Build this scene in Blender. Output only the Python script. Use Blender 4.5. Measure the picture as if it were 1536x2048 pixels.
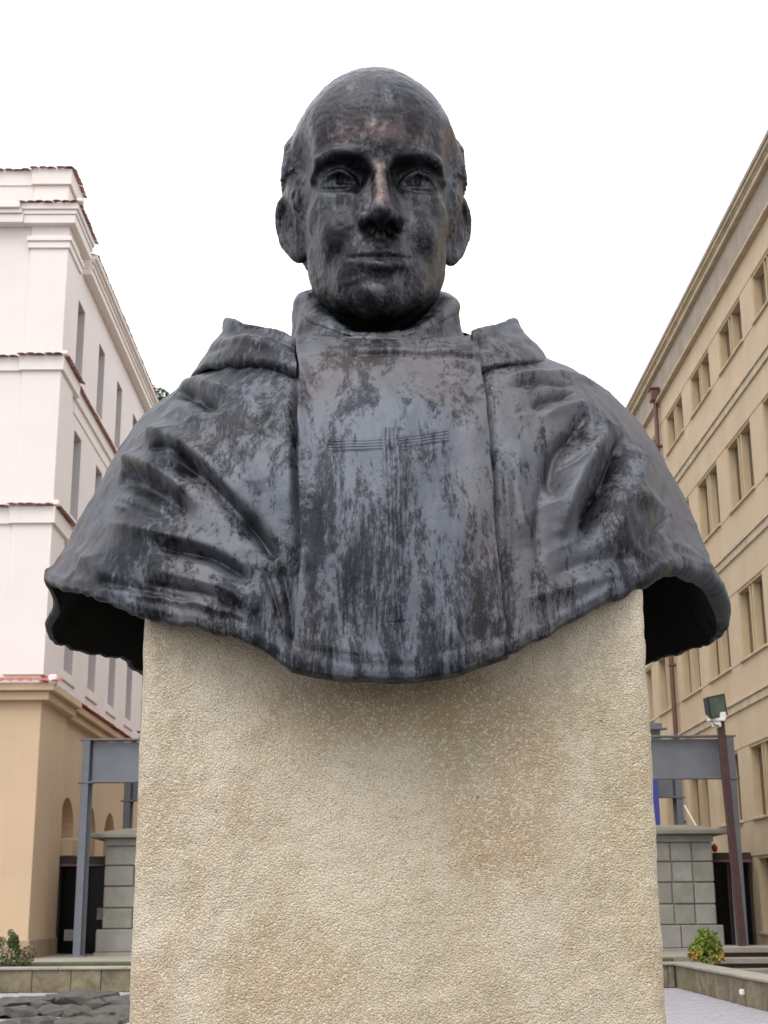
import bpy, bmesh, math, random
import numpy as np
from mathutils import Vector, Matrix
random.seed(4); rng = np.random.default_rng(11)
scene = bpy.context.scene
for o in list(bpy.data.objects): bpy.data.objects.remove(o)
# =====================================================================
# camera
# =====================================================================
PITCH, YAW, ROLL = math.radians(15.6), math.radians(.66), math.radians(.41)
cam_d = bpy.data.cameras.new('camera'); cam = bpy.data.objects.new('camera', cam_d)
scene.collection.objects.link(cam); scene.camera = cam
cam.location = (0, 0, 1.6)
cam.matrix_world = Matrix.Translation((0, 0, 1.6)) @ Matrix.Rotation(-YAW, 4, 'Z') @ Matrix.Rotation(math.pi/2+PITCH, 4, 'X') @ Matrix.Rotation(-ROLL, 4, 'Z')
cam_d.sensor_fit = 'VERTICAL'; cam_d.sensor_height = 24.0
cam_d.lens = 24.0*2830/2048
cam_d.dof.use_dof = True; cam_d.dof.focus_distance = 2.45; cam_d.dof.aperture_fstop = 16
cam_d.clip_start = .05; cam_d.clip_end = 6000
scene.render.resolution_x, scene.render.resolution_y = 768, 1024
# =====================================================================
# overcast sky, soft sun, exposure
# =====================================================================
SUN_EL, SUN_AZ = math.radians(60), math.radians(-155)      # azimuth from +Y, clockwise
world = bpy.data.worlds.new('World'); scene.world = world; world.use_nodes = True
nt = world.node_tree; nt.nodes.clear()
wo = nt.nodes.new('ShaderNodeOutputWorld'); bg = nt.nodes.new('ShaderNodeBackground')
sky = nt.nodes.new('ShaderNodeTexSky'); sky.sky_type = 'NISHITA'; sky.sun_disc = False
sky.sun_elevation = SUN_EL; sky.sun_rotation = SUN_AZ; sky.dust_density = 4; sky.ozone_density = 1
mixw = nt.nodes.new('ShaderNodeMix'); mixw.data_type = 'RGBA'
mixw.inputs[0].default_value = .93
nt.links.new(sky.outputs[0], mixw.inputs[6]); mixw.inputs[7].default_value = (11.0, 11.1, 11.7, 1)   # cloud deck in sky units
nt.links.new(mixw.outputs[2], bg.inputs[0]); bg.inputs[1].default_value = .1
nt.links.new(bg.outputs[0], wo.inputs[0])
sd = bpy.data.lights.new('sun', 'SUN'); so = bpy.data.objects.new('sun', sd); scene.collection.objects.link(so)
sd.energy = 1.5; sd.angle = math.radians(40); sd.color = (1, .97, .93)
sv = Vector((math.sin(SUN_AZ)*math.cos(SUN_EL), math.cos(SUN_AZ)*math.cos(SUN_EL), math.sin(SUN_EL)))
so.rotation_euler = sv.to_track_quat('Z', 'Y').to_euler(); so.location = (0, -10, 30)
vs = scene.view_settings; vs.view_transform = 'Standard'; vs.look = 'None'; vs.gamma = 1; vs.use_curve_mapping = False
vs.exposure = .6
scene.render.engine = 'CYCLES'
scene.cycles.max_bounces = 6
# =====================================================================
# helpers
# =====================================================================
COL = scene.collection; WL = {}
def mesh_np(name, V, Fq, smooth=False, tri=False):
    V = np.ascontiguousarray(V, np.float32); Fq = np.ascontiguousarray(Fq, np.int32); k = Fq.shape[1]
    me = bpy.data.meshes.new(name); me.vertices.add(len(V)); me.vertices.foreach_set('co', V.ravel())
    me.loops.add(Fq.size); me.loops.foreach_set('vertex_index', Fq.ravel())
    me.polygons.add(len(Fq)); me.polygons.foreach_set('loop_start', np.arange(0, Fq.size, k, dtype=np.int32))
    me.update(calc_edges=True)
    if smooth: me.polygons.foreach_set('use_smooth', np.ones(len(Fq), bool))
    me.validate(); return me
class MB:
    """collects faces, becomes one mesh"""
    def __init__(s): s.v = []; s.f = []
    def raw(s, v, f):
        b = len(s.v); s.v += [tuple(p) for p in v]; s.f += [tuple(i+b for i in q) for q in f]; return s
    def box(s, x0, x1, y0, y1, z0, z1, c=0., M=None):
        if c <= 0:
            v = [(x, y, z) for x in (x0, x1) for y in (y0, y1) for z in (z0, z1)]
            f = [(0,1,3,2),(4,6,7,5),(0,4,5,1),(2,3,7,6),(0,2,6,4),(1,5,7,3)]
        else:
            X = (x0, x1); Y = (y0, y1); Z = (z0, z1); v = []; idx = {}
            for a in (0, 1):
                for b in (0, 1):
                    for d in (0, 1):
                        sx = c*(1-2*a); sy = c*(1-2*b); sz = c*(1-2*d)
                        for ax in range(3):
                            p = [X[a]+sx, Y[b]+sy, Z[d]+sz]; p[ax] = (X[a], Y[b], Z[d])[ax]
                            idx[(a, b, d, ax)] = len(v); v.append(tuple(p))
            f = []
            g = lambda a, b, d, ax: idx[(a, b, d, ax)]
            for a in (0, 1):
                q = [g(a,0,0,0), g(a,1,0,0), g(a,1,1,0), g(a,0,1,0)]; f.append(q if a else q[::-1])
                q = [g(0,a,0,1), g(1,a,0,1), g(1,a,1,1), g(0,a,1,1)]; f.append(q[::-1] if a else q)
                q = [g(0,0,a,2), g(1,0,a,2), g(1,1,a,2), g(0,1,a,2)]; f.append(q if a else q[::-1])
            for a in (0, 1):
                for b in (0, 1):
                    f.append([g(a,b,0,0), g(a,b,1,0), g(a,b,1,1), g(a,b,0,1)])
                    f.append([g(a,0,b,0), g(a,1,b,0), g(a,1,b,2), g(a,0,b,2)])
                    f.append([g(0,a,b,1), g(1,a,b,1), g(1,a,b,2), g(0,a,b,2)])
                    for d in (0, 1): f.append([g(a,b,d,0), g(a,b,d,1), g(a,b,d,2)])
        if M is not None: v = [tuple(M @ Vector(p)) for p in v]
        return s.raw(v, f)
    def tube(s, pts, r, n=10, cap=True):
        pts = [Vector(p) for p in pts]; rs = r if isinstance(r, (list, tuple)) else [r]*len(pts)
        b = len(s.v)
        for i, p in enumerate(pts):
            t = (pts[min(i+1, len(pts)-1)]-pts[max(i-1, 0)]).normalized()
            a = t.orthogonal().normalized() if abs(t.z) < .95 else Vector((1, 0, 0)); a = (a-t*a.dot(t)).normalized(); e = t.cross(a)
            for k in range(n):
                w = 2*math.pi*k/n; s.v.append(tuple(p+a*math.cos(w)*rs[i]+e*math.sin(w)*rs[i]))
        for i in range(len(pts)-1):
            for k in range(n):
                s.f.append((b+i*n+k, b+i*n+(k+1) % n, b+(i+1)*n+(k+1) % n, b+(i+1)*n+k))
        if cap:
            s.f.append(tuple(b+k for k in range(n))[::-1]); s.f.append(tuple(b+(len(pts)-1)*n+k for k in range(n)))
        return s
    def mesh(s, name, off=(0, 0, 0), fix=True, smooth=False):
        me = bpy.data.meshes.new(name)
        me.from_pydata([(v[0]-off[0], v[1]-off[1], v[2]-off[2]) for v in s.v], [], s.f)
        if fix:
            bm = bmesh.new(); bm.from_mesh(me); bmesh.ops.recalc_face_normals(bm, faces=bm.faces); bm.to_mesh(me); bm.free()
        if smooth: me.polygons.foreach_set('use_smooth', [True]*len(me.polygons))
        me.update(); return me
def add(name, mesh, mat=None, parent=None, loc=(0, 0, 0)):
    """link an object; loc is its origin in world space"""
    o = bpy.data.objects.new(name, mesh); COL.objects.link(o)
    p = WL[parent.name] if parent else (0, 0, 0)
    o.parent = parent; o.location = Vector(loc)-Vector(p); WL[o.name] = tuple(loc)
    if mat and mesh and not mesh.materials: mesh.materials.append(mat)
    return o
def put(name, mb, mat, parent=None, loc=None, smooth=False, fix=True):
    """mesh given in world coordinates, origin at loc or at its parent's origin"""
    loc = loc if loc is not None else (WL[parent.name] if parent else (0, 0, 0))
    return add(name, mb.mesh(name, loc, fix, smooth), mat, parent, loc)
def tag(o, label, cat, group=None):
    o['label'] = label; o['category'] = cat
    if group: o['group'] = group
    return o
def thing(name, label, cat, loc, group=None):
    o = add(name, None, None, None, loc); o.empty_display_size = .2
    return tag(o, label, cat, group)
def struct(o): o['kind'] = 'structure'; return o
def stuff(o): o['kind'] = 'stuff'; return o
# ---------- materials ----------
class NT:
    def __init__(s, name):
        s.m = bpy.data.materials.new(name); s.m.use_nodes = True; s.t = s.m.node_tree; s.b = s.t.nodes['Principled BSDF']
        s.tc = s.t.nodes.new('ShaderNodeTexCoord')
    def n(s, ty, **k):
        q = s.t.nodes.new('ShaderNode'+ty)
        for a, v in k.items(): setattr(q, a, v)
        return q
    def l(s, a, b): s.t.links.new(a, b)
    def map(s, scale=(1, 1, 1), loc=(0, 0, 0), src='Object'):
        m = s.n('Mapping'); m.inputs['Scale'].default_value = scale; m.inputs['Location'].default_value = loc
        s.l(s.tc.outputs[src], m.inputs[0]); return m.outputs[0]
    def noise(s, scale, detail=6, rough=.6, vec=None, dist=0., out=0):
        q = s.n('TexNoise'); q.inputs['Scale'].default_value = scale; q.inputs['Detail'].default_value = detail
        q.inputs['Roughness'].default_value = rough; q.inputs['Distortion'].default_value = dist
        s.l(vec if vec is not None else s.tc.outputs['Object'], q.inputs['Vector']); return q.outputs[out]
    def voro(s, scale, vec=None, feat='F1', out='Distance', rnd=1.):
        q = s.n('TexVoronoi', feature=feat); q.inputs['Scale'].default_value = scale; q.inputs['Randomness'].default_value = rnd
        s.l(vec if vec is not None else s.tc.outputs['Object'], q.inputs['Vector']); return q.outputs[out]
    def ramp(s, x, stops, interp='LINEAR'):
        q = s.n('ValToRGB'); e = q.color_ramp; e.interpolation = interp
        while len(e.elements) < len(stops): e.elements.new(.5)
        for i, (p, c) in enumerate(stops):
            e.elements[i].position = p; e.elements[i].color = (c, c, c, 1) if not hasattr(c, '__len__') else (*c, 1)
        s.l(x, q.inputs[0]); return q.outputs[0]
    def mix(s, f, a, b, mode='MIX'):
        q = s.n('Mix', data_type='RGBA', blend_type=mode)
        for i, v in ((0, f), (6, a), (7, b)):
            if isinstance(v, (int, float)): q.inputs[i].default_value = v
            elif isinstance(v, tuple): q.inputs[i].default_value = (*v, 1)
            else: s.l(v, q.inputs[i])
        return q.outputs[2]
    def math(s, op, a, b=0.):
        q = s.n('Math', operation=op)
        for i, v in ((0, a), (1, b)):
            if isinstance(v, (int, float)): q.inputs[i].default_value = v
            else: s.l(v, q.inputs[i])
        return q.outputs[0]
    def bump(s, h, strength=.3, dist=.01, prev=None):
        q = s.n('Bump'); q.inputs['Strength'].default_value = strength; q.inputs['Distance'].default_value = dist
        s.l(h, q.inputs['Height'])
        if prev is not None: s.l(prev, q.inputs['Normal'])
        return q.outputs[0]
    def fin(s, col=None, rough=.8, metal=0., normal=None, spec=None):
        for k, v in (('Base Color', col), ('Roughness', rough), ('Metallic', metal), ('Specular IOR Level', spec)):
            if v is None: continue
            if isinstance(v, (int, float)): s.b.inputs[k].default_value = v
            elif isinstance(v, tuple): s.b.inputs[k].default_value = (*v, 1)
            else: s.l(v, s.b.inputs[k])
        if normal is not None: s.l(normal, s.b.inputs['Normal'])
        return s.m
def plaster(name, col, var=.12, scale=1.2, streak=.25, rough=.85, dirt=(.25, .22, .18), bumps=.15, rnd=0.):
    m = NT(name)
    a = m.noise(scale, 6, .6); st = m.noise(2.2, 7, .65, m.map((2.2, 2.2, .12)))
    c = m.mix(m.ramp(a, [(.3, 0.), (.75, 1.)]), tuple(x*(1-var) for x in col), tuple(min(1, x*(1+var*.6)) for x in col))
    c = m.mix(m.math('MULTIPLY', m.ramp(st, [(.52, 0.), (.85, 1.)]), streak), c, dirt)
    if rnd: c = m.mix(m.math('MULTIPLY', m.n('ObjectInfo').outputs['Random'], rnd), c, tuple(x*.3 for x in col))
    f = m.noise(90, 3, .6)
    return m.fin(c, rough, 0, m.bump(f, bumps, .006))
def flat(name, col, rough=.5, metal=0., var=.15, scale=6., bumps=.05):
    m = NT(name); a = m.noise(scale, 6, .65)
    c = m.mix(m.ramp(a, [(.3, 0.), (.7, 1.)]), tuple(x*(1-var) for x in col), tuple(min(1, x*(1+var)) for x in col))
    return m.fin(c, rough, metal, m.bump(m.noise(60, 3), bumps, .004))
# ---------- generic numeric helpers ----------
def cspline(P, n, closed=True):
    """Catmull-Rom resample of control points P (k,d) to n points"""
    P = np.asarray(P, float); k = len(P)
    t = np.linspace(0, k if closed else k-1, n, endpoint=not closed)
    i = np.minimum(np.floor(t).astype(int), (k-1) if closed else (k-2)); f = (t-i)[:, None]
    g = (lambda j: P[j % k]) if closed else (lambda j: P[np.clip(j, 0, k-1)])
    p0, p1, p2, p3 = g(i-1), g(i), g(i+1), g(i+2)
    return .5*((2*p1)+(-p0+p2)*f+(2*p0-5*p1+4*p2-p3)*f*f+(-p0+3*p1-3*p2+p3)*f**3)
def vnoise(p, seed=0):
    """smooth 3-D value noise in [-1,1]"""
    p = np.asarray(p, float); i = np.floor(p).astype(np.int64); f = p-i; f = f*f*f*(f*(f*6-15)+10)
    def h(a, b, c):
        n = (a*374761393+b*668265263+c*2147483647+seed*1274126177) & 0xffffffff
        n = ((n ^ (n >> 13))*1274126177) & 0xffffffff
        return ((n ^ (n >> 16)) & 0xffff)/32767.5-1
    r = 0
    for dx in (0, 1):
        for dy in (0, 1):
            for dz in (0, 1):
                w = (f[..., 0] if dx else 1-f[..., 0])*(f[..., 1] if dy else 1-f[..., 1])*(f[..., 2] if dz else 1-f[..., 2])
                r = r+w*h(i[..., 0]+dx, i[..., 1]+dy, i[..., 2]+dz)
    return r
def fbm(p, oct=3, seed=0):
    r = 0; a = 1.
    for o in range(oct):
        r = r+a*vnoise(np.asarray(p)*2**o, seed+o*17); a *= .5
    return r
def sstep(a, b, x):
    t = np.clip((x-a)/(b-a), 0, 1); return t*t*(3-2*t)
def grid_normals(G, closed_u=True):
    if closed_u:
        du = np.roll(G, -1, 0)-np.roll(G, 1, 0)
    else:
        du = np.gradient(G, axis=0)
    dt = np.gradient(G, axis=1)
    n = np.cross(dt, du); n /= np.linalg.norm(n, axis=-1, keepdims=True)+1e-12
    return n
# =====================================================================
# materials of the place
# =====================================================================
M = {}
M['white'] = plaster('white_render', (.77, .695, .66), .05, .5, .16, .9, (.55, .49, .45))
M['trimwhite'] = plaster('white_trim', (.79, .715, .665), .05, .8, .2, .85, (.55, .5, .46))
M['ochre'] = plaster('ochre_render', (.57, .415, .27), .09, .7, .2, .9, (.38, .27, .17))
M['beige'] = plaster('beige_concrete', (.52, .405, .265), .12, .9, .35, .9, (.30, .235, .15))
M['beigetrim'] = plaster('pale_stone_course', (.52, .42, .29), .25, 2.5, .55, .85, (.33, .28, .21))
M['frieze'] = plaster('weathered_frieze', (.33, .27, .21), .22, 1.2, .8, .9, (.22, .19, .165))
M['mullion'] = plaster('mullion_concrete', (.50, .385, .24), .12, 1.5, .25, .85)
M['blind'] = plaster('brown_roller_blind', (.185, .137, .07), .14, 2., .3, .6, (.10, .075, .04), rnd=.55)
M['shutter_shade'] = plaster('grey_shutter_and_shade', (.47, .44, .435), .06, 1., .1, .7)
M['tile'] = flat('red_clay_tile', (.36, .10, .065), .8, 0, .35, 9, .2)
M['tile_faded'] = flat('faded_clay_tile', (.40, .235, .205), .85, 0, .3, 9, .2)
M['steel'] = flat('grey_blue_steel_paint', (.135, .142, .162), .45, 0, .12, 2.5, .04)
M['maroon'] = flat('maroon_pole_paint', (.060, .027, .027), .45, 0, .25, 4)
M['pipe'] = flat('brown_pipe_paint', (.12, .052, .037), .5, 0, .2, 5)
M['darkglass'] = flat('dark_glass', (.004, .004, .005), .22, 0, .3, 1.); M['darkglass'].node_tree.nodes['Principled BSDF'].inputs['Specular IOR Level'].default_value = .15
M['darkframe'] = flat('dark_wood_frame', (.035, .02, .016), .5, 0, .2, 5)
M['lintel'] = flat('lintel_paint', (.15, .09, .075), .6, 0, .3, 4)
M['blue'] = flat('blue_fabric', (.05, .06, .30), .6, 0, .08, 2)
M['whitepl'] = flat('white_plastic', (.75, .75, .72), .4, 0, .05, 5)
M['red'] = flat('red_plastic', (.55, .05, .04), .4, 0, .1, 5)
M['black'] = flat('black_housing', (.02, .022, .022), .4, 0, .2, 8)
M['lampglass'] = flat('lamp_glass', (.10, .15, .14), .06, .2, .3, 3)
def stone(name, col, var=.3, scale=4., bumps=.5, moss=0., drip=0.):
    m = NT(name); r = m.n('ObjectInfo'); va = m.n('VectorMath', operation='ADD'); m.l(m.tc.outputs['Object'], va.inputs[0]); m.l(m.math('MULTIPLY', r.outputs['Random'], 53.), va.inputs[1]); ov = va.outputs[0]
    a = m.noise(scale, 9, .7, ov); b = m.noise(scale*.35, 4, .6, ov)
    c = m.mix(m.ramp(a, [(.25, 0.), (.75, 1.)]), tuple(x*(1-var) for x in col), tuple(min(1, x*(1+var)) for x in col))
    c = m.mix(m.math('MULTIPLY', r.outputs['Random'], .35), c, tuple(x*.62 for x in col))
    if moss: c = m.mix(m.math('MULTIPLY', m.ramp(b, [(.42, 0.), (.68, 1.)]), moss), c, (.11, .115, .045))
    if drip: c = m.mix(m.math('MULTIPLY', m.ramp(m.noise(2.3, 8, .75, ov, .8), [(.40, 0.), (.62, 1.)]), drip), c, tuple(x*.33 for x in col))
    return m.fin(c, .85, 0, m.bump(m.noise(35, 8, .7), bumps, .01))
M['block'] = stone('grey_green_ashlar', (.31, .30, .265), .28, 3., .5, .28)
M['plinth'] = stone('worn_plinth', (.40, .30, .20), .2, 3., .4, .2)
M['granite'] = stone('weathered_granite', (.29, .275, .25), .2, 4., .4, .15)
M['wallstone'] = stone('stained_wall_slab', (.27, .22, .14), .35, 2.2, .5, .5, .8)
M['capstone'] = stone('pale_cap_stone', (.32, .295, .245), .25, 3, .4, .25)
M['slate'] = stone('dark_slate', (.075, .070, .063), .55, 6., 1., .2)
M['step'] = stone('dark_step_stone', (.20, .175, .155), .35, 3., .5, .2)
M['stepl'] = stone('worn_step_stone', (.27, .24, .21), .3, 3., .5, .15)
M['paver'] = stone('pale_paver', (.34, .325, .35), .14, 5., .3)
M['plaza'] = stone('plaza_dark_low_bounce', (.11, .108, .105), .25, 1.5, .3)  # ground colour made dark to cut light bouncing up onto the bust
M['soil'] = stone('mossy_soil', (.085, .08, .05), .4, 4., .8, .8)
M['hill'] = stone('hill_grass', (.05, .07, .025), .4, .05, .5)
def leafmat(name, a, b, c):
    m = NT(name); q = m.noise(3.5, 3, .6); r = m.noise(14, 2, .5)
    k = m.mix(m.ramp(q, [(.38, 0.), (.62, 1.)]), a, b); k = m.mix(m.ramp(r, [(.55, 0.), (.7, 1.)]), k, c)
    m.b.inputs['Transmission Weight'].default_value = 0
    return m.fin(k, .55)
M['leaf'] = leafmat('dark_leaf', (.03, .055, .015), (.06, .10, .02), (.12, .11, .03))
M['leaf_y'] = leafmat('yellow_green_leaf', (.07, .14, .012), (.16, .22, .015), (.34, .22, .03))
M['leaf_y2'] = leafmat('orange_leaf', (.34, .24, .04), (.42, .27, .05), (.36, .14, .05))
M['leaf_d'] = leafmat('brown_dry_leaf', (.10, .07, .03), (.07, .07, .02), (.16, .09, .03))
M['leaf_t'] = leafmat('tree_leaf', (.045, .065, .03), (.075, .10, .045), (.09, .11, .06))
M['bark'] = flat('bark', (.09, .065, .045), .9, 0, .3, 8, .6)
# =====================================================================
# ground, hill
# =====================================================================
g = MB(); g.raw([(-900, -300, -.012), (900, -300, -.012), (900, 1500, -.012), (-900, 1500, -.012)], [(0, 1, 2, 3)])
plaza = struct(put('plaza_ground', g, M['plaza']))
def paver_field(x0, x1, y0, y1):
    mb = MB(); w, d, j = .30, .15, .012; r = 0; y = y0
    while y < y1-d:
        x = x0-(w/2 if r % 2 else 0)
        while x < x1:
            a, b = max(x, x0)+j/2, min(x+w, x1)-j/2
            if b-a > .04:
                z = random.uniform(-.003, .004); t = random.uniform(-.003, .003); c = .008
                v = [(a, y+j/2, -.02), (b, y+j/2, -.02), (b, y+d-j/2, -.02), (a, y+d-j/2, -.02),
                     (a+c, y+j/2+c, .004+z), (b-c, y+j/2+c, .004+z+t), (b-c, y+d-j/2-c, .004+z+t), (a+c, y+d-j/2-c, .004+z)]
                mb.raw(v, [(0, 1, 5, 4), (1, 2, 6, 5), (2, 3, 7, 6), (3, 0, 4, 7), (4, 5, 6, 7)])
            x += w
        y += d; r += 1
    return mb
for a in ((3.0, 6.14, 19.2, 29.8), (-8.5, -2.2, 20.0, 29.8)):
    stuff(put('paver', paver_field(*a), M['paver'], plaza, fix=False))
ys = np.linspace(68, 420, 60); xs = np.linspace(-220, 220, 70)
XX, YY = np.meshgrid(xs, ys, indexing='ij')
ZZ = -.5+np.clip((YY-68)/150, 0, 1)**.9*24+np.clip((YY-200)/220, 0, 1)*14+5*np.sin(XX*.03+1)*np.clip((YY-75)/80, 0, 1)
idx = np.arange(XX.size).reshape(XX.shape)
Fq = np.stack([idx[:-1, :-1], idx[1:, :-1], idx[1:, 1:], idx[:-1, 1:]], -1).reshape(-1, 4)
hill = struct(add('hill', mesh_np('hill', np.stack([XX, YY, ZZ], -1).reshape(-1, 3), Fq, True), M['hill']))
# terrace behind the low walls
TZ = .55
tb = MB(); tb.box(-14, 7.28, 31.6, 33.2, -.3, TZ, .02); tb.box(-14, 9.7, 33.205, 66, -.3, TZ, .02)
terrace = struct(put('terrace', tb, M['capstone']))
tb = MB(); tb.box(-14, 7.0, 30.32, 31.58, -.3, .40); tb.box(6.62, 9.7, 22, 30.30, -.3, .10)
struct(put('planting_bed', tb, M['soil']))
# =====================================================================
# wall-with-openings helper
# =====================================================================
def wall_holes(mb, P, u0, u1, v0, v1, holes, depth):
    us = sorted({u0, u1, *[h[0] for h in holes], *[h[1] for h in holes]}); vsx = sorted({v0, v1, *[h[2] for h in holes], *[h[3] for h in holes]})
    for i in range(len(us)-1):
        for j in range(len(vsx)-1):
            cu, cv = (us[i]+us[i+1])/2, (vsx[j]+vsx[j+1])/2
            if any(h[0] < cu < h[1] and h[2] < cv < h[3] for h in holes): continue
            mb.raw([P(us[i], vsx[j], 0), P(us[i+1], vsx[j], 0), P(us[i+1], vsx[j+1], 0), P(us[i], vsx[j+1], 0)], [(0, 1, 2, 3)])
    for a, b, c, d in holes:
        for (p, q) in (((a, c), (b, c)), ((b, c), (b, d)), ((b, d), (a, d)), ((a, d), (a, c))):
            mb.raw([P(*p, 0), P(*q, 0), P(*q, depth), P(*p, depth)], [(0, 1, 2, 3)])
# =====================================================================
# left building: white upper storeys over an ochre ground floor
# =====================================================================
LB = thing('corner_building', 'white rendered building with red tile copings above an ochre arcaded ground floor', 'building', (-7.7, 33, TZ))
XS, YF, YE = -7.70, 33.06, 58.0
R1 = [(34.9+3.0*k, 35.8+3.0*k, 15.2, 17.28) for k in range(7)]
R2 = [(35.25+3.05*k, 36.2+3.05*k, 11.45, 13.74) for k in range(7)]
R3 = [(35.5+3.1*k, 36.55+3.1*k, 7.42, 9.75) for k in range(7)]
mb = MB(); wall_holes(mb, lambda u, v, d: (XS-d, u, v), YF, YE, 6.5, 18.8, R1+R2+R3, .34)
mb.raw([(-30, YF, 6.5), (XS, YF, 6.5), (XS, YF, 20.1), (-30, YF, 20.1)], [(0, 1, 2, 3)])
mb.raw([(XS, YE, .3), (-30, YE, .3), (-30, YE, 19.3), (XS, YE, 19.3)], [(0, 1, 2, 3)])
mb.raw([(-30, YF, 18.8), (XS, YF, 18.8), (XS, YE, 18.8), (-30, YE, 18.8)], [(0, 1, 2, 3)])
put('upper_wall', mb, M['white'], LB, fix=False)
# pilaster on the corner with caps
mb = MB(); mb.box(-8.58, -7.62, 33.0, 34.45, 6.9, 18.62, .008)
put('corner_pilaster', mb, M['white'], LB)
mb = MB(); mb.box(-8.64, -7.57, 32.95, 34.55, 17.82, 18.0, .01); mb.box(-8.67, -7.53, 32.91, 34.6, 18.003, 18.13, .012)
put('pilaster_cap', mb, M['trimwhite'], LB)
# window of the left side wall: shared meshes, origin at lower near corner of the opening
def left_window_meshes(w, h, tagn):
    f = MB(); t = .07
    f.box(-.34, -.27, 0, t, 0, h, .006); f.box(-.34, -.27, w-t, w, 0, h, .006); f.box(-.34, -.27, t, w-t, 0, t, .006); f.box(-.34, -.27, t, w-t, h-t, h, .006)
    f.box(-.335, -.28, w/2-.03, w/2+.03, t, h-t, .006)
    f.box(-.268, -.002, w-.02, w-.001, .001, h-.021); f.box(-.268, -.002, .001, .02, .001, h-.021); f.box(-.268, -.002, .001, w-.001, h-.02, h-.001)  # jamb and head linings: shade of the recess put in as grey colour
    p = MB(); p.box(-.325, -.315, t+.003, w-t-.003, t+.003, h-t-.003)
    s = MB(); s.box(-.06, .035, -.22, w+.3, -.28, -.23, .006)  # sill drawn grey, standing in for the shadow line under it
    return [x.mesh(tagn) for x in (f, p, s)]
for rows, nm in ((R1, 'a'), (R2, 'b'), (R3, 'c')):
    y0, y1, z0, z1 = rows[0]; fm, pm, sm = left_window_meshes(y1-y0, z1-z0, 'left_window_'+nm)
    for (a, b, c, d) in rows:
        w = add('window', fm, M['shutter_shade'], LB, (XS, a, c))
        add('pane', pm, M['shutter_shade'], w, (XS, a, c)); add('sill', sm, M['shutter_shade'], w, (XS, a, c))
# string courses + cornices: (z0, z1, projection on the pilaster, projection on the walls)
def course(name, z0, z1, pf, ps, mat, xl=-30, steps=((0, 1, 1.),)):
    mb = MB()
    for s0, s1, k in steps:
        a, b = z0+(z1-z0)*s0, z0+(z1-z0)*s1-.003
        mb.box(-8.58-pf*k, -7.62+pf*k, 33.0-pf*k, 35.0, a, b, .008)
        mb.box(xl, -8.585-pf*k, 33.06-ps*k, 33.3, a, b-.004, .008)
        if z0 < 18: mb.box(-8.0, XS+ps*k, 35.003, YE, a-.02, b-.03, .008)
    return put(name, mb, mat, LB)
course('string_course', 14.50, 14.88, .07, .06, M['trimwhite'])
course('string_course', 10.56, 10.98, .07, .06, M['trimwhite'])
course('main_cornice', 18.45, 18.98, .22, .36, M['trimwhite'], steps=((0, .45, .80), (.45, .68, .95), (.68, 1, 1.15)))
for z0, z1 in ((19.0, 19.62), (19.62, 20.06)):
    mb = MB(); e = 0 if z0 < 19.5 else .07
    mb.box(-8.58-e, -7.70+e, 33.02-e, 34.6, z0, z1-.003, .008); mb.box(-30, -8.59-e, 33.1-e, 34.4, z0, z1-.01, .008)
    put('parapet', mb, M['trimwhite'], LB)
mb = MB(); mb.box(-7.95, XS+.03, 35.0, YE, 14.10, 14.28, .01); mb.box(-7.95, XS+.03, 35.0, YE, 10.1, 10.28, .01)
put('wall_band', mb, M['trimwhite'], LB)
# eave above the side wall
mb = MB(); mb.box(-8.0, XS+.24, 35.25, YE, 18.16, 18.33, .01); mb.box(-8.0, XS+.28, 35.25, YE, 18.333, 18.42, .01); mb.box(-8.0, XS+.22, 35.25, YE, 18.423, 18.52, .01); mb.box(-8.0, XS+.37, 35.25, YE, 18.60, 18.72, .01); mb.box(-8.0, XS+.30, 35.25, YE, 18.523, 18.597, .005)
put('eave', mb, M['trimwhite'], LB)
# ochre ground floor: plain corner pier, arcaded side wall
mb = MB(); mb.box(-30, -7.62, 33.0, 35.87, .3, 6.30, .012)
put('ground_floor_pier', mb, M['ochre'], LB)
mb = MB(); mb.box(-30, -7.58, 32.97, 35.9, .3, .95, .012)
put('plinth', mb, M['plinth'], LB)
def arch_wall(mb, x, y0, y1, z0, z1, arches, depth, n=18):
    ys_ = [y0]
    for (a, b, zs) in arches: ys_ += [a, b]
    ys_.append(y1)
    for i in range(0, len(ys_), 2):
        mb.raw([(x, ys_[i], z0), (x, ys_[i+1], z0), (x, ys_[i+1], z1), (x, ys_[i], z1)], [(0, 1, 2, 3)])
    for (a, b, zs) in arches:
        r = (b-a)/2; c = (a+b)/2; pr = None
        for k in range(n+1):
            w = math.pi*k/n; p = (c-r*math.cos(w), zs+r*math.sin(w))
            if pr:
                mb.raw([(x, pr[0], pr[1]), (x, p[0], p[1]), (x, p[0], z1), (x, pr[0], z1)], [(0, 1, 2, 3)])
                mb.raw([(x, pr[0], pr[1]), (x, p[0], p[1]), (x-depth, p[0], p[1]), (x-depth, pr[0], pr[1])], [(0, 1, 2, 3)])
            pr = p
        for yy in (a, b):
            mb.raw([(x, yy, z0), (x, yy, zs), (x-depth, yy, zs), (x-depth, yy, z0)], [(0, 1, 2, 3)])
AR = [(35.95+3.05*k, 37.75+3.05*k, 3.45) for k in range(7)]
mb = MB(); arch_wall(mb, XS, 35.87, YE, .3, 6.3, AR, .30); put('arcade_wall', mb, M['ochre'], LB)
AR2 = [(a+.28, b-.28, z) for a, b, z in AR]
mb = MB(); arch_wall(mb, XS-.30, 35.87, YE, .3, 6.3, AR2, .35); put('arcade_inner_wall', mb, M['ochre'], LB)
for a, b, z in AR2:
    mb = MB(); mb.box(XS-.75, XS-.65, a-.1, b+.1, .3, z+1.2); put('arch_panel', mb, M['ochre'], LB)
mb = MB()
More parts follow.
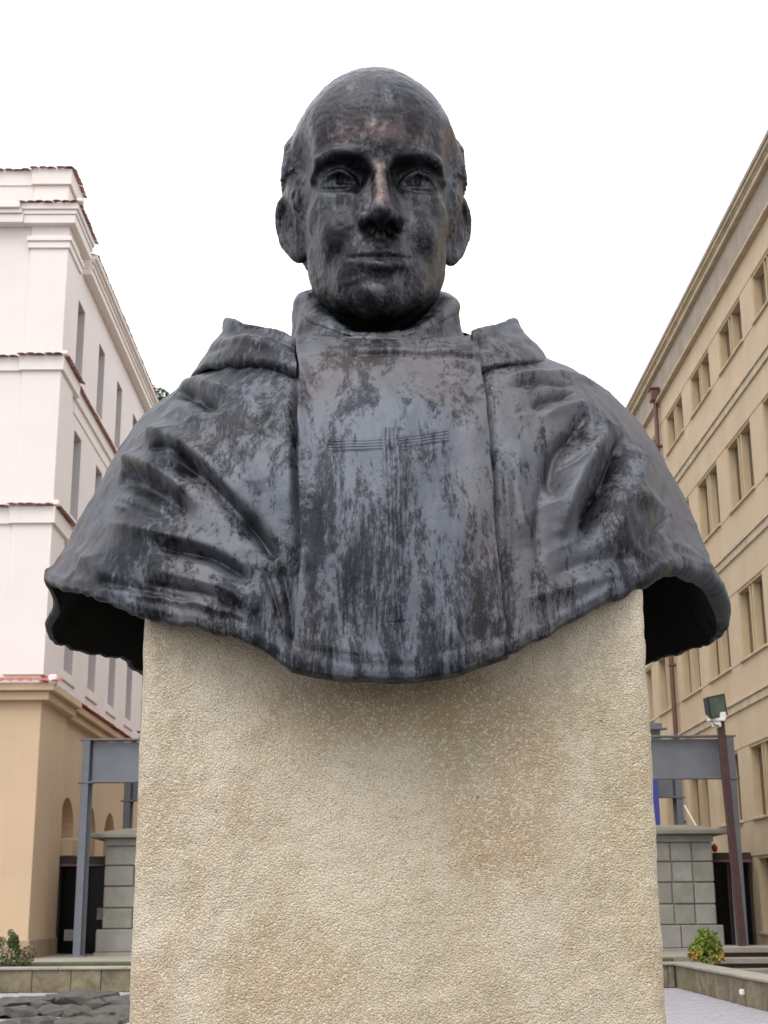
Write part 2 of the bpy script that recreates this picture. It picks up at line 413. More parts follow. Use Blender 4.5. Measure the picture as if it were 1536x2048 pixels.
for (a, b, p) in ((6.28, 6.48, .20), (6.483, 6.66, .34)):
    mb.box(-30, -7.62+p, 33.0-p, 35.87+p*.3, a, b, .012); mb.box(-8.0, XS+p*.9, 35.87+p*.3+.003, YE, a-.04, b-.05, .012)
put('ground_floor_cornice', mb, M['ochre'], LB)
# clay tiles along the copings
tm = MB(); n = 7; L = .34
for e, (rr) in enumerate((.112, .092)):
    tm.v += [(rr*math.cos(math.pi*k/(n-1)), y, rr*.28*math.sin(math.pi*k/(n-1))+zz) for y, zz in ((-L*.5, -.055), (L*.5, .055)) for k in range(n)]
for k in range(n-1):
    tm.f += [(k, k+1, n+k+1, n+k), (2*n+k, 3*n+k, 3*n+k+1, 2*n+k+1), (k, 2*n+k, 2*n+k+1, k+1), (n+k, n+k+1, 3*n+k+1, 3*n+k)]
tm.f += [(0, n, 3*n, 2*n), (n-1, 3*n-1, 4*n-1, 2*n-1)]
tile_me = tm.mesh('clay_tile'); tile_me.materials.append(M['tile_faded'])
def tile_front(x0, x1, y, z):
    x = x0
    while x < x1:
        o = add('roof_tile', tile_me, None, LB, (x+random.uniform(-.012, .012), y+random.uniform(-.015, .015), z+random.uniform(-.008, .012)))
        o.rotation_euler = (0, 0, random.uniform(-.05, .05)); x += .225
def tile_side(x, y0, y1, z):
    mb = MB(); y = y0
    while y < y1:
        dx, dz = random.uniform(-.01, .01), random.uniform(-.006, .008)
        mb.raw([(x-p[1]+dx, y+p[0], z+p[2]+dz) for p in tm.v], tm.f); y += .225
    stuff(put('tile_row', mb, M['tile'] if z < 8 else M['tile_faded'], LB))
tile_front(-8.6, -7.5, 32.97, 14.93); tile_front(-12.2, -8.72, 33.05, 14.9)
tile_front(-8.6, -7.5, 32.97, 11.05); tile_front(-12.2, -8.72, 33.05, 11.02)
tile_front(-8.8, -7.3, 32.83, 19.03); tile_front(-12.2, -8.95, 32.85, 19.0)
tile_front(-8.6, -7.6, 33.02, 20.11); tile_front(-12.2, -8.72, 33.1, 20.08)
tile_me = tile_me.copy(); tile_me.materials[0] = M['tile']
tile_front(-12.2, -7.25, 32.72, 6.73)
for x, y0, y1, z in ((-7.60, 33.1, 35.0, 14.93), (XS+.0, 35.1, YE, 14.87), (-7.60, 33.1, 35.0, 11.05), (XS+.0, 35.1, YE, 10.98), (-7.46, 33.0, 35.2, 19.03),
                     (XS+.22, 35.4, YE, 18.78), (-7.7, 33.1, 34.6, 20.11), (XS+.22, 33.0, YE, 6.70)):
    tile_side(x, y0, y1, z)
for bx_ in ((-7.42, -7.22, 32.62, 32.84, 6.63, 6.84), (-7.62, -7.46, 32.9, 33.05, 14.88, 15.0), (-7.62, -7.46, 32.9, 33.05, 10.99, 11.13), (-7.42, -7.25, 32.7, 32.9, 18.98, 19.1)):
    mb = MB(); mb.box(*bx_, .03); put('hip_mortar', mb, M['trimwhite'], LB)
# =====================================================================
# right building: beige, regular windows with double mullions
# =====================================================================
RB = thing('beige_building', 'long beige building with rows of mullioned windows and pale string courses', 'building', (9.6, 36, TZ))
XR = 9.60; ROWS = [(15.52, 16.73), (11.6, 13.4), (7.65, 9.45), (3.69, 5.47), (.95, 2.75)]
WY = [(33.6+3.53*k, 35.97+3.53*k) for k in range(-3, 8)]
holes = [(a, b, c, d) for (a, b) in WY for (c, d) in ROWS]
mb = MB(); wall_holes(mb, lambda u, v, d: (XR+d, u, v), 20, 64, .2, 17.5, holes, .30)
mb.raw([(XR, 20, .2), (XR, 20, 18.9), (26, 20, 18.9), (26, 20, .2)], [(0, 1, 2, 3)]); mb.raw([(XR, 64, .2), (26, 64, .2), (26, 64, 18.9), (XR, 64, 18.9)], [(0, 1, 2, 3)])
put('wall', mb, M['beige'], RB, fix=False)
mb = MB(); mb.box(XR+.03, XR+.6, 20.0, 64, 17.64, 18.72); put('frieze', mb, M['frieze'], RB)
mb = MB(); mb.box(XR-.15, XR+.5, 20.0, 64, 17.50, 17.57, .01); mb.box(XR-.09, XR+.5, 20.0, 64, 17.573, 17.66, .01); put('ledge', mb, M['beigetrim'], RB)
mb = MB(); mb.box(XR-.10, XR+1, 20.0, 64, 18.66, 18.80, .012); mb.box(XR-.19, XR+1, 20.0, 64, 18.84, 18.95, .012); mb.box(XR-.13, XR+1, 20, 64, 18.795, 18.85)
put('eave', mb, M['beigetrim'], RB)
mb = MB(); mb.box(XR-.23, XR-.17, 20.0, 64, 18.93, 19.06, .012); mb.box(XR-.17, 26, 20, 64, 18.955, 19.02); put('gutter', mb, M['frieze'], RB)
for z in (14.2, 10.33, 6.42):
    mb = MB(); mb.box(XR-.05, XR+.1, 20, 64, z, z+.2, .01); mb.box(XR-.09, XR+.1, 20, 64, z+.203, z+.27, .01)
    put('string_course', mb, M['beigetrim'], RB)
for c, d in ROWS:
    mb = MB(); mb.box(XR-.012, XR+.05, 20, 64, d+.02, d+.045); mb.box(XR-.012, XR+.05, 20, 64, c-.05, c-.025); put('wall_joint', mb, M['beige'], RB)
def right_window_meshes(h):
    w = 2.37; t = .06; d0, d1 = .015, .27
    f = MB(); f.box(d0, d1, .002, t, .002, h-.002, .006); f.box(d0, d1, w-t, w-.002, .002, h-.002, .006); f.box(d0, d1, t, w-t, h-t, h-.002, .006)
    m = MB(); m.box(.03, .24, -.03, .03, .0, h-t-.002, .006)
    pa = MB(); pa.box(.225, .235, 0, .955, .0, h-t-.004)
    for i in range(1, int(h/.09)): pa.box(.215, .2249, 0, .955, i*.09, i*.09+.07)
    pb = MB(); pb.box(.225, .235, 0, .20, .0, h-t-.004)
    s = MB(); s.box(-.06, .3, -.08, w+.08, -.07, -.003, .010)
    return [x.mesh('right_window') for x in (f, m, pa, pb, s)]
WM = {}
for (c, d) in ROWS:
    k = round(d-c, 2)
    if k not in WM: WM[k] = right_window_meshes(d-c)
    fm, mm, pa, pb, sm = WM[k]
    for (a, b) in WY:
        w = add('window', fm, M['mullion'], RB, (XR, a, c))
        for yy in (1.055, 1.315): add('mullion', mm, M['mullion'], w, (XR, a+yy, c))
        add('pane', pa, M['blind'], w, (XR, a+.065, c)); add('pane', pb, M['blind'], w, (XR, a+1.085, c)); add('pane', pa, M['blind'], w, (XR, a+1.35, c))
        add('sill', sm, M['beigetrim'], w, (XR, a, c))
# downpipe with hopper on the right building
def downpipe(y, ztop, zbot, hop=True):
    mb = MB(); x = XR-.13
    mb.tube([(x, y, zbot), (x, y, ztop)], .075, 12)
    dp = put('downpipe', mb, M['pipe'], RB, smooth=False)
    if hop:
        h = MB(); h.box(x-.17, x+.13, y-.18, y+.18, ztop-.02, ztop+.36, .03); h.box(x-.20, x+.13, y-.21, y+.21, ztop+.361, ztop+.43, .02); put('hopper', h, M['pipe'], dp)
    for z in np.arange(zbot+1, ztop, 2.4):
        b = MB(); b.box(x-.10, x+.12, y-.10, y+.10, z, z+.07, .01); put('pipe_clamp', b, M['pipe'], dp)
downpipe(43.85, 17.6, .6)
# =====================================================================
# steel portal frames
# =====================================================================
def ibeam_col(mb, x, y, z0, z1, w=.27, d=.30, t=.03):
    mb.box(x-.085, x+.085, y-d/2, y-d/2+t, z0, z1, .004); mb.box(x-w/2, x+w/2, y+d/2-t, y+d/2, z0, z1, .004); mb.box(x-t/2, x+t/2, y-d/2+t+.001, y+d/2-t-.001, z0, z1)
def portal(y, label, zoff=0, upper=False):
    xl, xr = -6.70, 8.60
    P = thing('portal_frame', label, 'steel frame', ((xl+xr)/2, y, TZ), 'grey steel portal frames across the terrace')
    for x in (xl, xr):
        mb = MB(); ibeam_col(mb, x, y, TZ, 5.46); c = put('column', mb, M['steel'], P)
        pl = MB(); pl.box(x-.20, x+.20, y-.22, y+.22, TZ-.02, TZ+.03, .005); put('base_plate', pl, M['steel'], c)
        fl = MB(); fl.box(x-.17, x+.17, y-.17, y+.17, 4.46, 4.49, .004); put('stiffener', fl, M['steel'], c)
    mb = MB(); a, b = xl+.14, xr-.14
    mb.box(a, b, y-.012, y+.012, 4.50, 5.42); put('girder_web', mb, M['steel'], P)
    for z in (4.495, 5.43):
        mb = MB(); mb.box(xl-.16 if z > 5 else a, xr+.14 if z > 5 else b, y-.16, y+.16, z-.018+(.05 if z > 5 else 0), z+.018+(.05 if z > 5 else 0), .004); put('girder_flange', mb, M['steel'], P)
    if upper:
        mb = MB(); mb.box(xl+.35, xr-.40, y-.012, y+.012, 5.52, 6.35); mb.box(xl+.2, xr-.22, y-.16, y+.16, 6.36, 6.40, .004); mb.box(xl+.5, xr-.36, y-.1, y+.1, 6.405, 6.54, .004)
        put('upper_girder', mb, M['steel'], P)
    return P
portal(34.0, 'front grey steel portal frame, its girder crossing behind the pedestal', upper=False)
portal(40.0, 'rear grey steel portal frame, second one back behind the pedestal', upper=True)
mb = MB(); mb.box(7.35, 7.98, 39.62, 39.66, 3.5, 4.95, .004)
tag(put('blue_banner', mb, M['blue'], None, (7.7, 39.6, 3.5)), 'narrow vivid blue banner hanging beside the rear steel column', 'banner')
mb = MB(); mb.tube([(8.36, 38.2, 4.15), (8.66, 37.9, 3.42)], .022, 8)
tag(put('white_rod', mb, M['whitepl'], None, (8.6, 37.9, 3.4)), 'thin white rod leaning above the stone block pier', 'rod')
# =====================================================================
# stone piers with cap slabs
# =====================================================================
def pier(xa, xb, label, widths, seed):
    r = random.Random(seed); y0, y1 = 35.0, 37.0
    P = thing('stone_pier', label, 'pier', ((xa+xb)/2, 36, TZ), 'block stone piers flanking the pedestal')
    core = MB(); core.box(xa+.05, xb-.05, y0+.05, y1-.05, TZ-.05, 3.08); put('joint_core', core, M['step'], P)
    zs = [1.14, 1.62, 2.12, 2.60, 3.06]
    for i in range(4):
        offs = widths[i % 2]; x = xa
        for wd in offs:
            e = min(x+wd, xb)
            if e-x < .05: break
            mb = MB(); jt = .012; o_ = r.uniform(-.012, .012)
            mb.box(x+jt, e-jt, y0+o_, y1-.02, zs[i]+jt, zs[i+1]-jt, .022); put('stone_block', mb, M['block'], P, ((x+e)/2, y0, zs[i])); x = e
    x = xa-.12
    for wd in [.95, 1.0, 1.1]:
        e = min(x+wd, xb+.12); mb = MB(); mb.box(x+.008, e-.008, y0-.10, y1+.05, .62, 1.135, .02); put('stone_block', mb, M['granite'], P, ((x+e)/2, y0, .62)); x = e
    mb = MB(); mb.box(xa-.14, xb+.14, y0-.14, y1+.08, TZ-.05, .615, .012); put('plinth', mb, M['granite'], P)
    mb = MB(); mb.box(xa-.02, xb+.02, y0-.03, y1+.02, 3.065, 3.24, .02); put('neck_moulding', mb, M['block'], P)
    mb = MB(); mb.box(xa-.36, xb+.36, y0-.30, y1+.3, 3.245, 3.34, .015)
    z = 3.342; a, b, c, d = xa-.34, xb+.34, y0-.28, y1+.28
    mb.raw([(a, c, z), (b, c, z), (b, d, z), (a, d, z), (a+.7, c+.9, z+.16), (b-.7, c+.9, z+.16), (b-.7, d-.9, z+.16), (a+.7, d-.9, z+.16)], [(0, 1, 5, 4), (1, 2, 6, 5), (2, 3, 7, 6), (3, 0, 4, 7), (4, 5, 6, 7)])
    put('cap_slab', mb, M['capstone'], P)
pier(-6.36, -3.6, 'mossy block stone pier left of the pedestal, beside the ochre wall', ([.72, 1.1, 1.0], [1.1, .8, .9]), 3)
pier(5.55, 8.28, 'grey-green block stone pier right of the pedestal, behind the leafy bush', ([1.10, .62, .50, .52], [.72, .98, .52, .52]), 5)
# dark glazed entrances beside the piers
def entrance(xa, xb, label, yy, zt, seed):
    E = thing('glazed_entrance', label, 'entrance', ((xa+xb)/2, yy, TZ), 'dark glazed entrances beside the piers')
    mb = MB(); mb.box(xa, xb, yy-.25, yy+1.6, zt, zt+.06, .008); put('soffit_trim', mb, M['lintel'], E)
    mb = MB(); mb.box(xa, xb, yy-.22, yy+1.6, zt+.062, zt+.24, .01); put('lintel', mb, M['darkframe'], E)
    n = 3; w = (xb-xa)/n
    for i in range(n+1):
        mb = MB(); x = xa+i*w; mb.box(x-.045 if i else x, x+.045 if i < n else x, yy-.05, yy+.06, TZ, zt, .006); put('frame_post', mb, M['darkframe'], E)
    for i in range(n):
        mb = MB(); mb.box(xa+i*w+.05, xa+(i+1)*w-.05, yy-.005, yy+.005, TZ+.02, zt-.01); put('pane', mb, M['darkglass'], E)
    mb = MB(); mb.box(xa+.05, xb-.05, yy+.4, yy+.5, TZ, zt); put('inner_wall', mb, M['darkframe'], E)
    return E
EL = entrance(-7.69, -5.6, 'dark glazed entrance between the ochre wall and the mossy pier', 36.3, 2.62, 1)
for (x, z, w, h) in ((-7.50, .86, .34, .26), (-6.72, 1.35, .25, .28)):
    mb = MB(); mb.box(x, x+w, 36.272, 36.28, z, z+h); put('glass_reflection', mb, M['capstone'], EL)  # pale rectangles painted in as reflections on the glass
entrance(7.9, 9.55, 'dark glazed entrance between the right stone pier and the beige building', 36.6, 2.62, 2)
mb = MB(); mb.box(-7.69, -7.36, 36.05, 37.9, 2.87, 3.3, .02)
tag(put('ochre_parapet', mb, M['ochre'], None, (-7.5, 36, 2.87)), 'short ochre parapet block above the left glazed entrance, below the first arch', 'parapet')
mb = MB(); mb.tube([(8.66, 36.4, 2.87), (8.66, 36.4, 2.93), (8.66, 36.4, 3.0), (8.66, 36.4, 3.07)], [.03, .075, .075, .03], 12)
tag(put('red_beacon', mb, M['red'], None, (8.66, 36.4, 2.87)), 'small round red lamp above the right dark entrance', 'lamp')
# =====================================================================
# low walls of the plaza, steps
# =====================================================================
W1 = thing('low_wall', 'low stained stone wall crossing behind the pedestal along the plaza edge', 'wall', (-2, 29.9, 0))
x = -13.0; i = 0
ws = [.62, .5, .56, .74, .78, .6]
mb = MB(); mb.box(-13, 6.5, 29.97, 30.25, -.02, .41); put('wall_core', mb, M['step'], W1)
while x < 6.14:
    e = min(x+ws[i % 6], 6.14); mb = MB(); o_ = random.uniform(-.008, .008)
    mb.box(x+.006, e-.006, 29.9+o_, 29.97, .0, .425, .01); put('wall_slab', mb, M['wallstone'], W1, ((x+e)/2, 29.9, 0)); x = e; i += 1
x = -13.0
while x < 6.5:
    e = min(x+1.35, 6.52); mb = MB(); mb.box(x+.004, e-.004, 29.85, 30.3, .43, .485, .012); put('coping', mb, M['capstone'], W1, ((x+e)/2, 29.9, .43)); x = e
W2 = thing('low_wall', 'low stained concrete wall running towards the viewer at lower right', 'wall', (6.3, 25, 0))
y = 29.82; i = 0
mb = MB(); mb.box(6.21, 6.5, 16, 29.8, -.02, .42); put('wall_core', mb, M['step'], W2)
while y > 16:
    e = max(y-2.2, 16); mb = MB(); mb.box(6.14, 6.205, e+.004, y-.004, 0, .425, .008); put('wall_slab', mb, M['wallstone'], W2, (6.14, (y+e)/2, 0))
    mb = MB(); mb.box(6.09, 6.6, e+.004, y-.004, .43, .485, .012); put('coping', mb, M['capstone'], W2, (6.3, (y+e)/2, .43)); y = e
mb = MB(); mb.box(6.07, 6.139, 24.38, 24.48, .17, .26, .012); mb.box(6.062, 6.071, 24.40, 24.46, .185, .245, .004)
tag(put('wall_socket', mb, M['whitepl'], None, (6.1, 24.4, .15)), 'small white electrical box on the low wall at lower right', 'electrical box')
ST = thing('stone_steps', 'dark stone steps rising behind the low wall at lower right', 'steps', (8.4, 32, 0))
for k in range(4):
    z = .70-.215*k; y0 = 32.5-.40*k
    mb = MB(); mb.box(7.30, 9.58, y0, y0+.62, z-.125, z, .014); put('step_slab', mb, M['stepl'], ST, (8.4, y0, z))
    mb = MB(); mb.box(7.36, 9.57, y0+.10, y0+.5, z-.215, z-.129); put('shadow_gap', mb, M['darkframe'], ST, (8.4, y0, z-.2))  # dark strip under each slab stands in for the shadow gap
mb = MB(); mb.box(7.35, 9.58, 33.13, 34.2, .5, .695, .012); put('landing', mb, M['stepl'], ST)
mb = MB(); mb.box(-9, 6.4, 31.2, 31.597, .2, .53, .02); struct(put('terrace_edge', mb, M['soil']))
# =====================================================================
# pole with floodlight
# =====================================================================
PB, PT = Vector((8.40, 33.3, .69)), Vector((8.255, 33.3, 5.78))
FP = thing('floodlight_pole', 'maroon pole with a floodlight in front of the right steel column', 'floodlight', PB)
mb = MB(); dirv = PT-PB
for k in range(2):
    pass
Mx = Matrix.Translation(PB) @ Matrix.Rotation(math.atan2(dirv.x, dirv.z), 4, 'Y')
mb.box(-.082, .082, -.082, .082, 0, dirv.length, .012, Mx); put('pole', mb, M['maroon'], FP)
mb = MB(); mb.box(-.17, .17, -.17, .17, -.03, .0, .005, Mx); put('base_plate', mb, M['maroon'], FP)
Mf = Matrix.Translation((8.10, 33.2, 6.10)) @ Matrix.Rotation(math.radians(-14), 4, 'Y') @ Matrix.Rotation(math.radians(24), 4, 'Z') @ Matrix.Rotation(math.radians(14), 4, 'X')
mb = MB(); w, h = .25, .25
v = [(-w, -.13, -h), (w, -.13, -h), (w, -.13, h), (-w, -.13, h), (-w*.6, .16, -h*.7), (w*.6, .16, -h*.7), (w*.6, .16, h*.8), (-w*.6, .16, h*.8)]
mb.raw([Mf @ Vector(p) for p in v], [(3, 2, 1, 0), (0, 1, 5, 4), (1, 2, 6, 5), (2, 3, 7, 6), (3, 0, 4, 7), (4, 5, 6, 7)])
hd = put('lamp_housing', mb, M['black'], FP)
mb = MB(); mb.box(-w*.92, w*.92, -.15, -.133, -h*.92, h*.92, .004, Mf); put('lamp_glass', mb, M['lampglass'], hd)
mb = MB()
mb.box(-w*1.02, w*1.02, -.155, -.12, h*.93, h*1.02, .004, Mf); mb.box(-w*1.02, w*1.02, -.155, -.12, -h*1.02, -h*.93, .004, Mf); mb.box(-w*1.02, -w*.93, -.155, -.12, -h*.925, h*.925, .004, Mf); mb.box(w*.93, w*1.02, -.155, -.12, -h*.925, h*.925, .004, Mf)
put('bezel', mb, M['black'], hd)
mb = MB(); mb.box(7.93, 8.33, 33.1, 33.26, 5.74, 5.80, .01); mb.box(8.20, 8.37, 33.12, 33.36, 5.78, 5.95, .02); mb.box(8.02, 8.24, 33.13, 33.22, 5.60, 5.735, .02)
put('bracket', mb, M['whitepl'], FP)
mb = MB(); mb.tube([(8.0, 33.15, 5.75), (8.05, 33.1, 5.66), (8.15, 33.1, 5.62), (8.22, 33.2, 5.70)], .015, 6); put('cable', mb, M['black'], FP)
# =====================================================================
# dark slate slabs lying on the plaza, lower left
# =====================================================================
def slab_mesh(r, w, d, h):
    bm = bmesh.new()
    for k in range(26):
        a = r.uniform(0, 6.283); q = r.uniform(.72, 1.08); zz = r.choice((0, 0, .55, .85, 1.))
        bm.verts.new((w/2*q*math.cos(a), d/2*q*math.sin(a), h*zz*r.uniform(.75, 1.15)))
    bm.verts.new((r.uniform(-.2, .2)*w, r.uniform(-.2, .2)*d, h*1.25))
    ret = bmesh.ops.convex_hull(bm, input=bm.verts); bmesh.ops.delete(bm, geom=list({e for e in ret['geom_interior'] if isinstance(e, bmesh.types.BMVert)}), context='VERTS')
    bmesh.ops.triangulate(bm, faces=bm.faces); bmesh.ops.subdivide_edges(bm, edges=bm.edges, cuts=2, use_grid_fill=True)
    for v in bm.verts:
        n = vnoise(np.array([[v.co.x*5+r.random()*0, v.co.y*5, v.co.z*9]]), 5)[0]; v.co.z += .03*n*(v.co.z > .02); v.co.x += .025*n
    for v in bm.verts:
        n = fbm(np.array([[v.co.x*11, v.co.y*11, v.co.z*16]]), 2, 15)[0]; v.co.z += .022*n*(v.co.z > .02); v.co.y += .02*n
    me = bpy.data.meshes.new('slate_slab'); bm.to_mesh(me); bm.free(); return me
SL = [(-6.9, 23.4, 1.3, 1.6, .16, 'flat dark slate slab at the left frame edge, far row'), (-5.9, 25.2, 1.15, 1.3, .22, 'dark slate slab peaking against the pale paving, left of the tallest'),
      (-4.95, 25.6, 1.35, 1.4, .33, 'tallest dark slate slab of the pile, in the middle at the back'), (-4.0, 25.2, 1.3, 1.3, .25, 'dark slate slab at the back of the pile nearest the pedestal'),
      (-5.75, 23.4, 1.25, 1.3, .15, 'broad dark slate slab in the middle row of the pile, left part'), (-4.75, 23.6, 1.1, 1.2, .19, 'squarish dark slate slab in the middle row of the pile'),
      (-3.75, 23.3, 1.2, 1.6, .21, 'rough dark slate slab in the middle row beside the pedestal'), (-6.1, 21.7, 1.2, 1.2, .10, 'dark slate slab at the lower left corner of the picture'),
      (-5.05, 21.8, 1.0, 1.1, .09, 'small dark slate slab at the bottom edge, mid pile'), (-4.1, 21.6, 1.2, 1.2, .12, 'dark slate slab at the bottom edge beside the pedestal'), (-7.3, 21.9, 1.2, 1.4, .12, 'dark slate slab cut by the left frame edge, bottom row')]
for i, (x, y, w, d, h, lb) in enumerate(SL):
    r = random.Random(50+i); o = add('slate_slab', slab_mesh(r, w, d, h*.72), M['slate'], None, (x, y, -.01))
    o.rotation_euler = (r.uniform(-.04, .04), r.uniform(-.06, .06), r.uniform(0, 6)); tag(o, lb, 'stone slab', 'dark slate slabs on the plaza')
for i, (x, y) in enumerate([(-6.4, 24.3), (-5.4, 24.5), (-4.5, 24.6), (-3.5, 24.4), (-6.3, 22.6), (-5.3, 22.7), (-4.4, 22.6), (-3.6, 22.3), (-6.6, 20.9), (-5.5, 21.0), (-4.6, 20.8)]):
    r = random.Random(90+i); o = add('slate_fragment', slab_mesh(r, r.uniform(.35, .6), r.uniform(.35, .6), r.uniform(.10, .17)), M['slate'], None, (x, y, -.01))
    o.rotation_euler = (r.uniform(-.15, .15), r.uniform(-.15, .15), r.uniform(0, 6)); tag(o, 'small broken slate fragment, %s from the left in the %s row of the pile' % (('first', 'second', 'third', 'fourth')[i % 4], ('far', 'middle', 'near')[i//4]), 'stone fragment', 'small slate fragments between the slabs')
# =====================================================================
# plants
# =====================================================================
def leaf_cloud(centres, n, size, r, squash=.8, up=.2):
    V = []; Fc = []
    for i in range(n):
        c, rad = centres[r.randrange(len(centres))]
        while True:
            p = Vector((r.uniform(-1, 1), r.uniform(-1, 1), r.uniform(-1, 1)))
            if p.length < 1: break
        p = p.normalized()*(p.length**.5)
        q = Vector(c)+Vector((p.x*rad, p.y*rad, p.z*rad*squash)); nrm = (p+Vector((r.gauss(0, .6), r.gauss(0, .6), r.gauss(up, .6)))).normalized()
        t = nrm.orthogonal(); t.rotate(Matrix.Rotation(r.uniform(0, 6.28), 3, nrm)); t.normalize(); b = nrm.cross(t); s = size*r.uniform(.6, 1.3)
        k = len(V); V += [tuple(q-t*s), tuple(q+b*s*.42+nrm*s*.12), tuple(q+t*s), tuple(q-b*s*.42+nrm*s*.12)]; Fc.append((k, k+1, k+2, k+3))
    mb = MB(); mb.v = V; mb.f = Fc; return mb
def bush(base, centres, n, size, mat, label, seed, extra=None, twigs=18):
    centres2 = []
    r = random.Random(seed); B = thing('bush', label, 'bush', base)
    mb = MB()
    for c, rad in centres: mb.tube([base, tuple(Vector(base).lerp(Vector(c), .55)+Vector((r.uniform(-.05, .05), 0, 0))), c], [.018, .012, .006], 6)
    for k in range(twigs):
        c, rad = centres[k % len(centres)]; p0 = Vector(c); d_ = Vector((r.uniform(-.5, .5), r.uniform(-.3, .3), 1)).normalized(); L_ = rad*r.uniform(1., 1.9)
        mb.tube([p0, p0+d_*L_*.5+Vector((r.uniform(-.03, .03), 0, 0)), p0+d_*L_], [.007, .005, .002], 5)
        centres2.append((tuple(p0+d_*L_*.85), .07)); centres2.append((tuple(p0+d_*L_*.6), .08))
    put('stem', mb, M['bark'], B); put('foliage', leaf_cloud(centres*7+centres2, n, size, r), mat, B, fix=False)
    if extra: put('autumn_leaves' if seed != 8 else 'dry_twigs', leaf_cloud(extra[0], extra[1], size, r), extra[2], B, fix=False)
bush((7.04, 31, .40), [((6.95, 31, .72), .20), ((7.15, 31, .70), .22), ((7.05, 31.05, .86), .17), ((7.27, 31, .62), .15), ((6.84, 31, .60), .14), ((7.05, 30.9, .55), .24)], 1500, .05, M['leaf_y'],
     'yellow-green leafy bush in front of the right stone pier', 7, ([((6.78, 30.95, .58), .13), ((7.26, 30.9, .56), .15), ((6.9, 30.9, .68), .08)], 420, M['leaf_y2'] if 'leaf_y2' in M else M['leaf_d']))
bush((-7.55, 30.8, .40), [((-7.75, 30.8, .66), .26), ((-7.45, 30.8, .70), .22), ((-7.42, 30.8, .95), .13), ((-7.30, 30.8, .58), .18), ((-7.95, 30.8, .6), .25)], 1700, .035, M['leaf'],
     'dark green bush with brown twigs at the foot of the ochre corner', 8, ([((-7.15, 30.75, .62), .2), ((-7.05, 30.7, .75), .16), ((-7.2, 30.7, .5), .2)], 420, M['leaf_d']))
# tree on the hill behind the left building
tb_ = (-13.6, 80.0, 2.2)
T = thing('hillside_tree', 'green tree rising just behind the eave of the white building', 'tree', tb_)
r = random.Random(21); mb = MB()
mb.tube([tb_, (-13.5, 80, 10), (-13.2, 80, 18), (-13.0, 80, 25)], [.55, .42, .3, .12], 10)
cs = []
for k in range(26):
    a = r.uniform(0, 6.28); z = r.uniform(11, 30); rad = (1-abs(z-20)/13)*4.2+.4
    c = (-13.1+math.cos(a)*rad*r.uniform(.4, 1), 80+math.sin(a)*rad*r.uniform(.4, 1), z)
    cs.append((c, r.uniform(1.0, 1.8))); mb.tube([(-13.2, 80, z-2.5), c], [.12, .04], 5)
cs += [((-13.2, 80, 30.3), 1.3), ((-12.8, 79.6, 30.6), 1.1), ((-12.4, 79.6, 29.9), 1.0), ((-12.2, 79.6, 28.8), 1.1)]
put('trunk', mb, M['bark'], T); put('crown', leaf_cloud(cs, 15000, .17, r, 1.0, .3), M['leaf_t'], T, fix=False)
# =====================================================================
# bronze and pedestal materials
# =====================================================================
def bronze(name, light=(.104, .114, .133), dark=(.015, .016, .020), brown=(.075, .058, .052), streak=.35, bal=0., brownamt=.5, big=3., wear=False, ro=(.36, .55)):
    m = NT(name); st = m.map((1, 1, streak))
    big_ = m.noise(big, 4, .55, st, .8); mid = m.noise(19, 12, .86, st, .5); fine = m.noise(120, 8, .85, m.map((1, 1, .5))); run = m.noise(30, 8, .75, m.map((1, 1, .05)))
    h = m.math('ADD', m.math('MULTIPLY', big_, .50), m.math('ADD', m.math('MULTIPLY', mid, .85), m.math('ADD', m.math('MULTIPLY', fine, .38), m.math('MULTIPLY', run, .27))))
    lo = m.ramp(h, [(.86-bal, 0.), (1.02-bal, 1.)]); k = m.ramp(h, [(.955-bal, 0.), (1.02-bal, .5), (1.11-bal, 1.)])
    c = m.mix(lo, dark, tuple(d*.7+l*.17 for d, l in zip(dark, light))); c = m.mix(k, c, light)
    bl = m.noise(2.3, 4, .6, m.map((1, 1, .7), (3.1, 1.7, .4)), .8)
    c = m.mix(m.math('MULTIPLY', m.ramp(bl, [(.47, 0.), (.62, 1.)]), brownamt), c, m.mix(k, m.mix(lo, tuple(x*.3 for x in brown), tuple(x*.55 for x in brown)), tuple(x*1.5 for x in brown)))
    gr = m.noise(4.1, 5, .65, m.map((1, 1, .5), (7., 2., 5.)), .5)
    c = m.mix(m.math('MULTIPLY', m.ramp(gr, [(.54, 0.), (.7, 1.)]), .4), c, m.mix(k, (.025, .032, .033), (.088, .112, .110)))
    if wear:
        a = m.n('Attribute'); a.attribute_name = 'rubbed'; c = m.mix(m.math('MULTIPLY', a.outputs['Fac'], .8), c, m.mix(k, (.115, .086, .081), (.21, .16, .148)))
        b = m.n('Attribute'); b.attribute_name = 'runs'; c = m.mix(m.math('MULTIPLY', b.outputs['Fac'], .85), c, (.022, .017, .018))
    rg = m.ramp(k, [(0., ro[0]), (1., ro[1])])
    n = m.bump(m.noise(48, 8, .75), .35, .006); n = m.bump(k, .3, .0018, n); n = m.bump(m.noise(230, 4, .65), .3, .0016, n)
    return m.fin(c, rg, .82, n, .3)
M['bronze'] = bronze('bronze_patina', bal=.004, brownamt=.35)
M['bronze_panel'] = bronze('bronze_streaked', streak=.22, bal=.015, brownamt=.45)
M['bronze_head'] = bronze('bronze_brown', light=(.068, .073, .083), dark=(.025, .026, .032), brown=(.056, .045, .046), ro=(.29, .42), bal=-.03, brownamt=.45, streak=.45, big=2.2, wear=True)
M['bronze_in'] = flat('bronze_core_shadow', (.003, .003, .003), 1., 0, .3, 6)
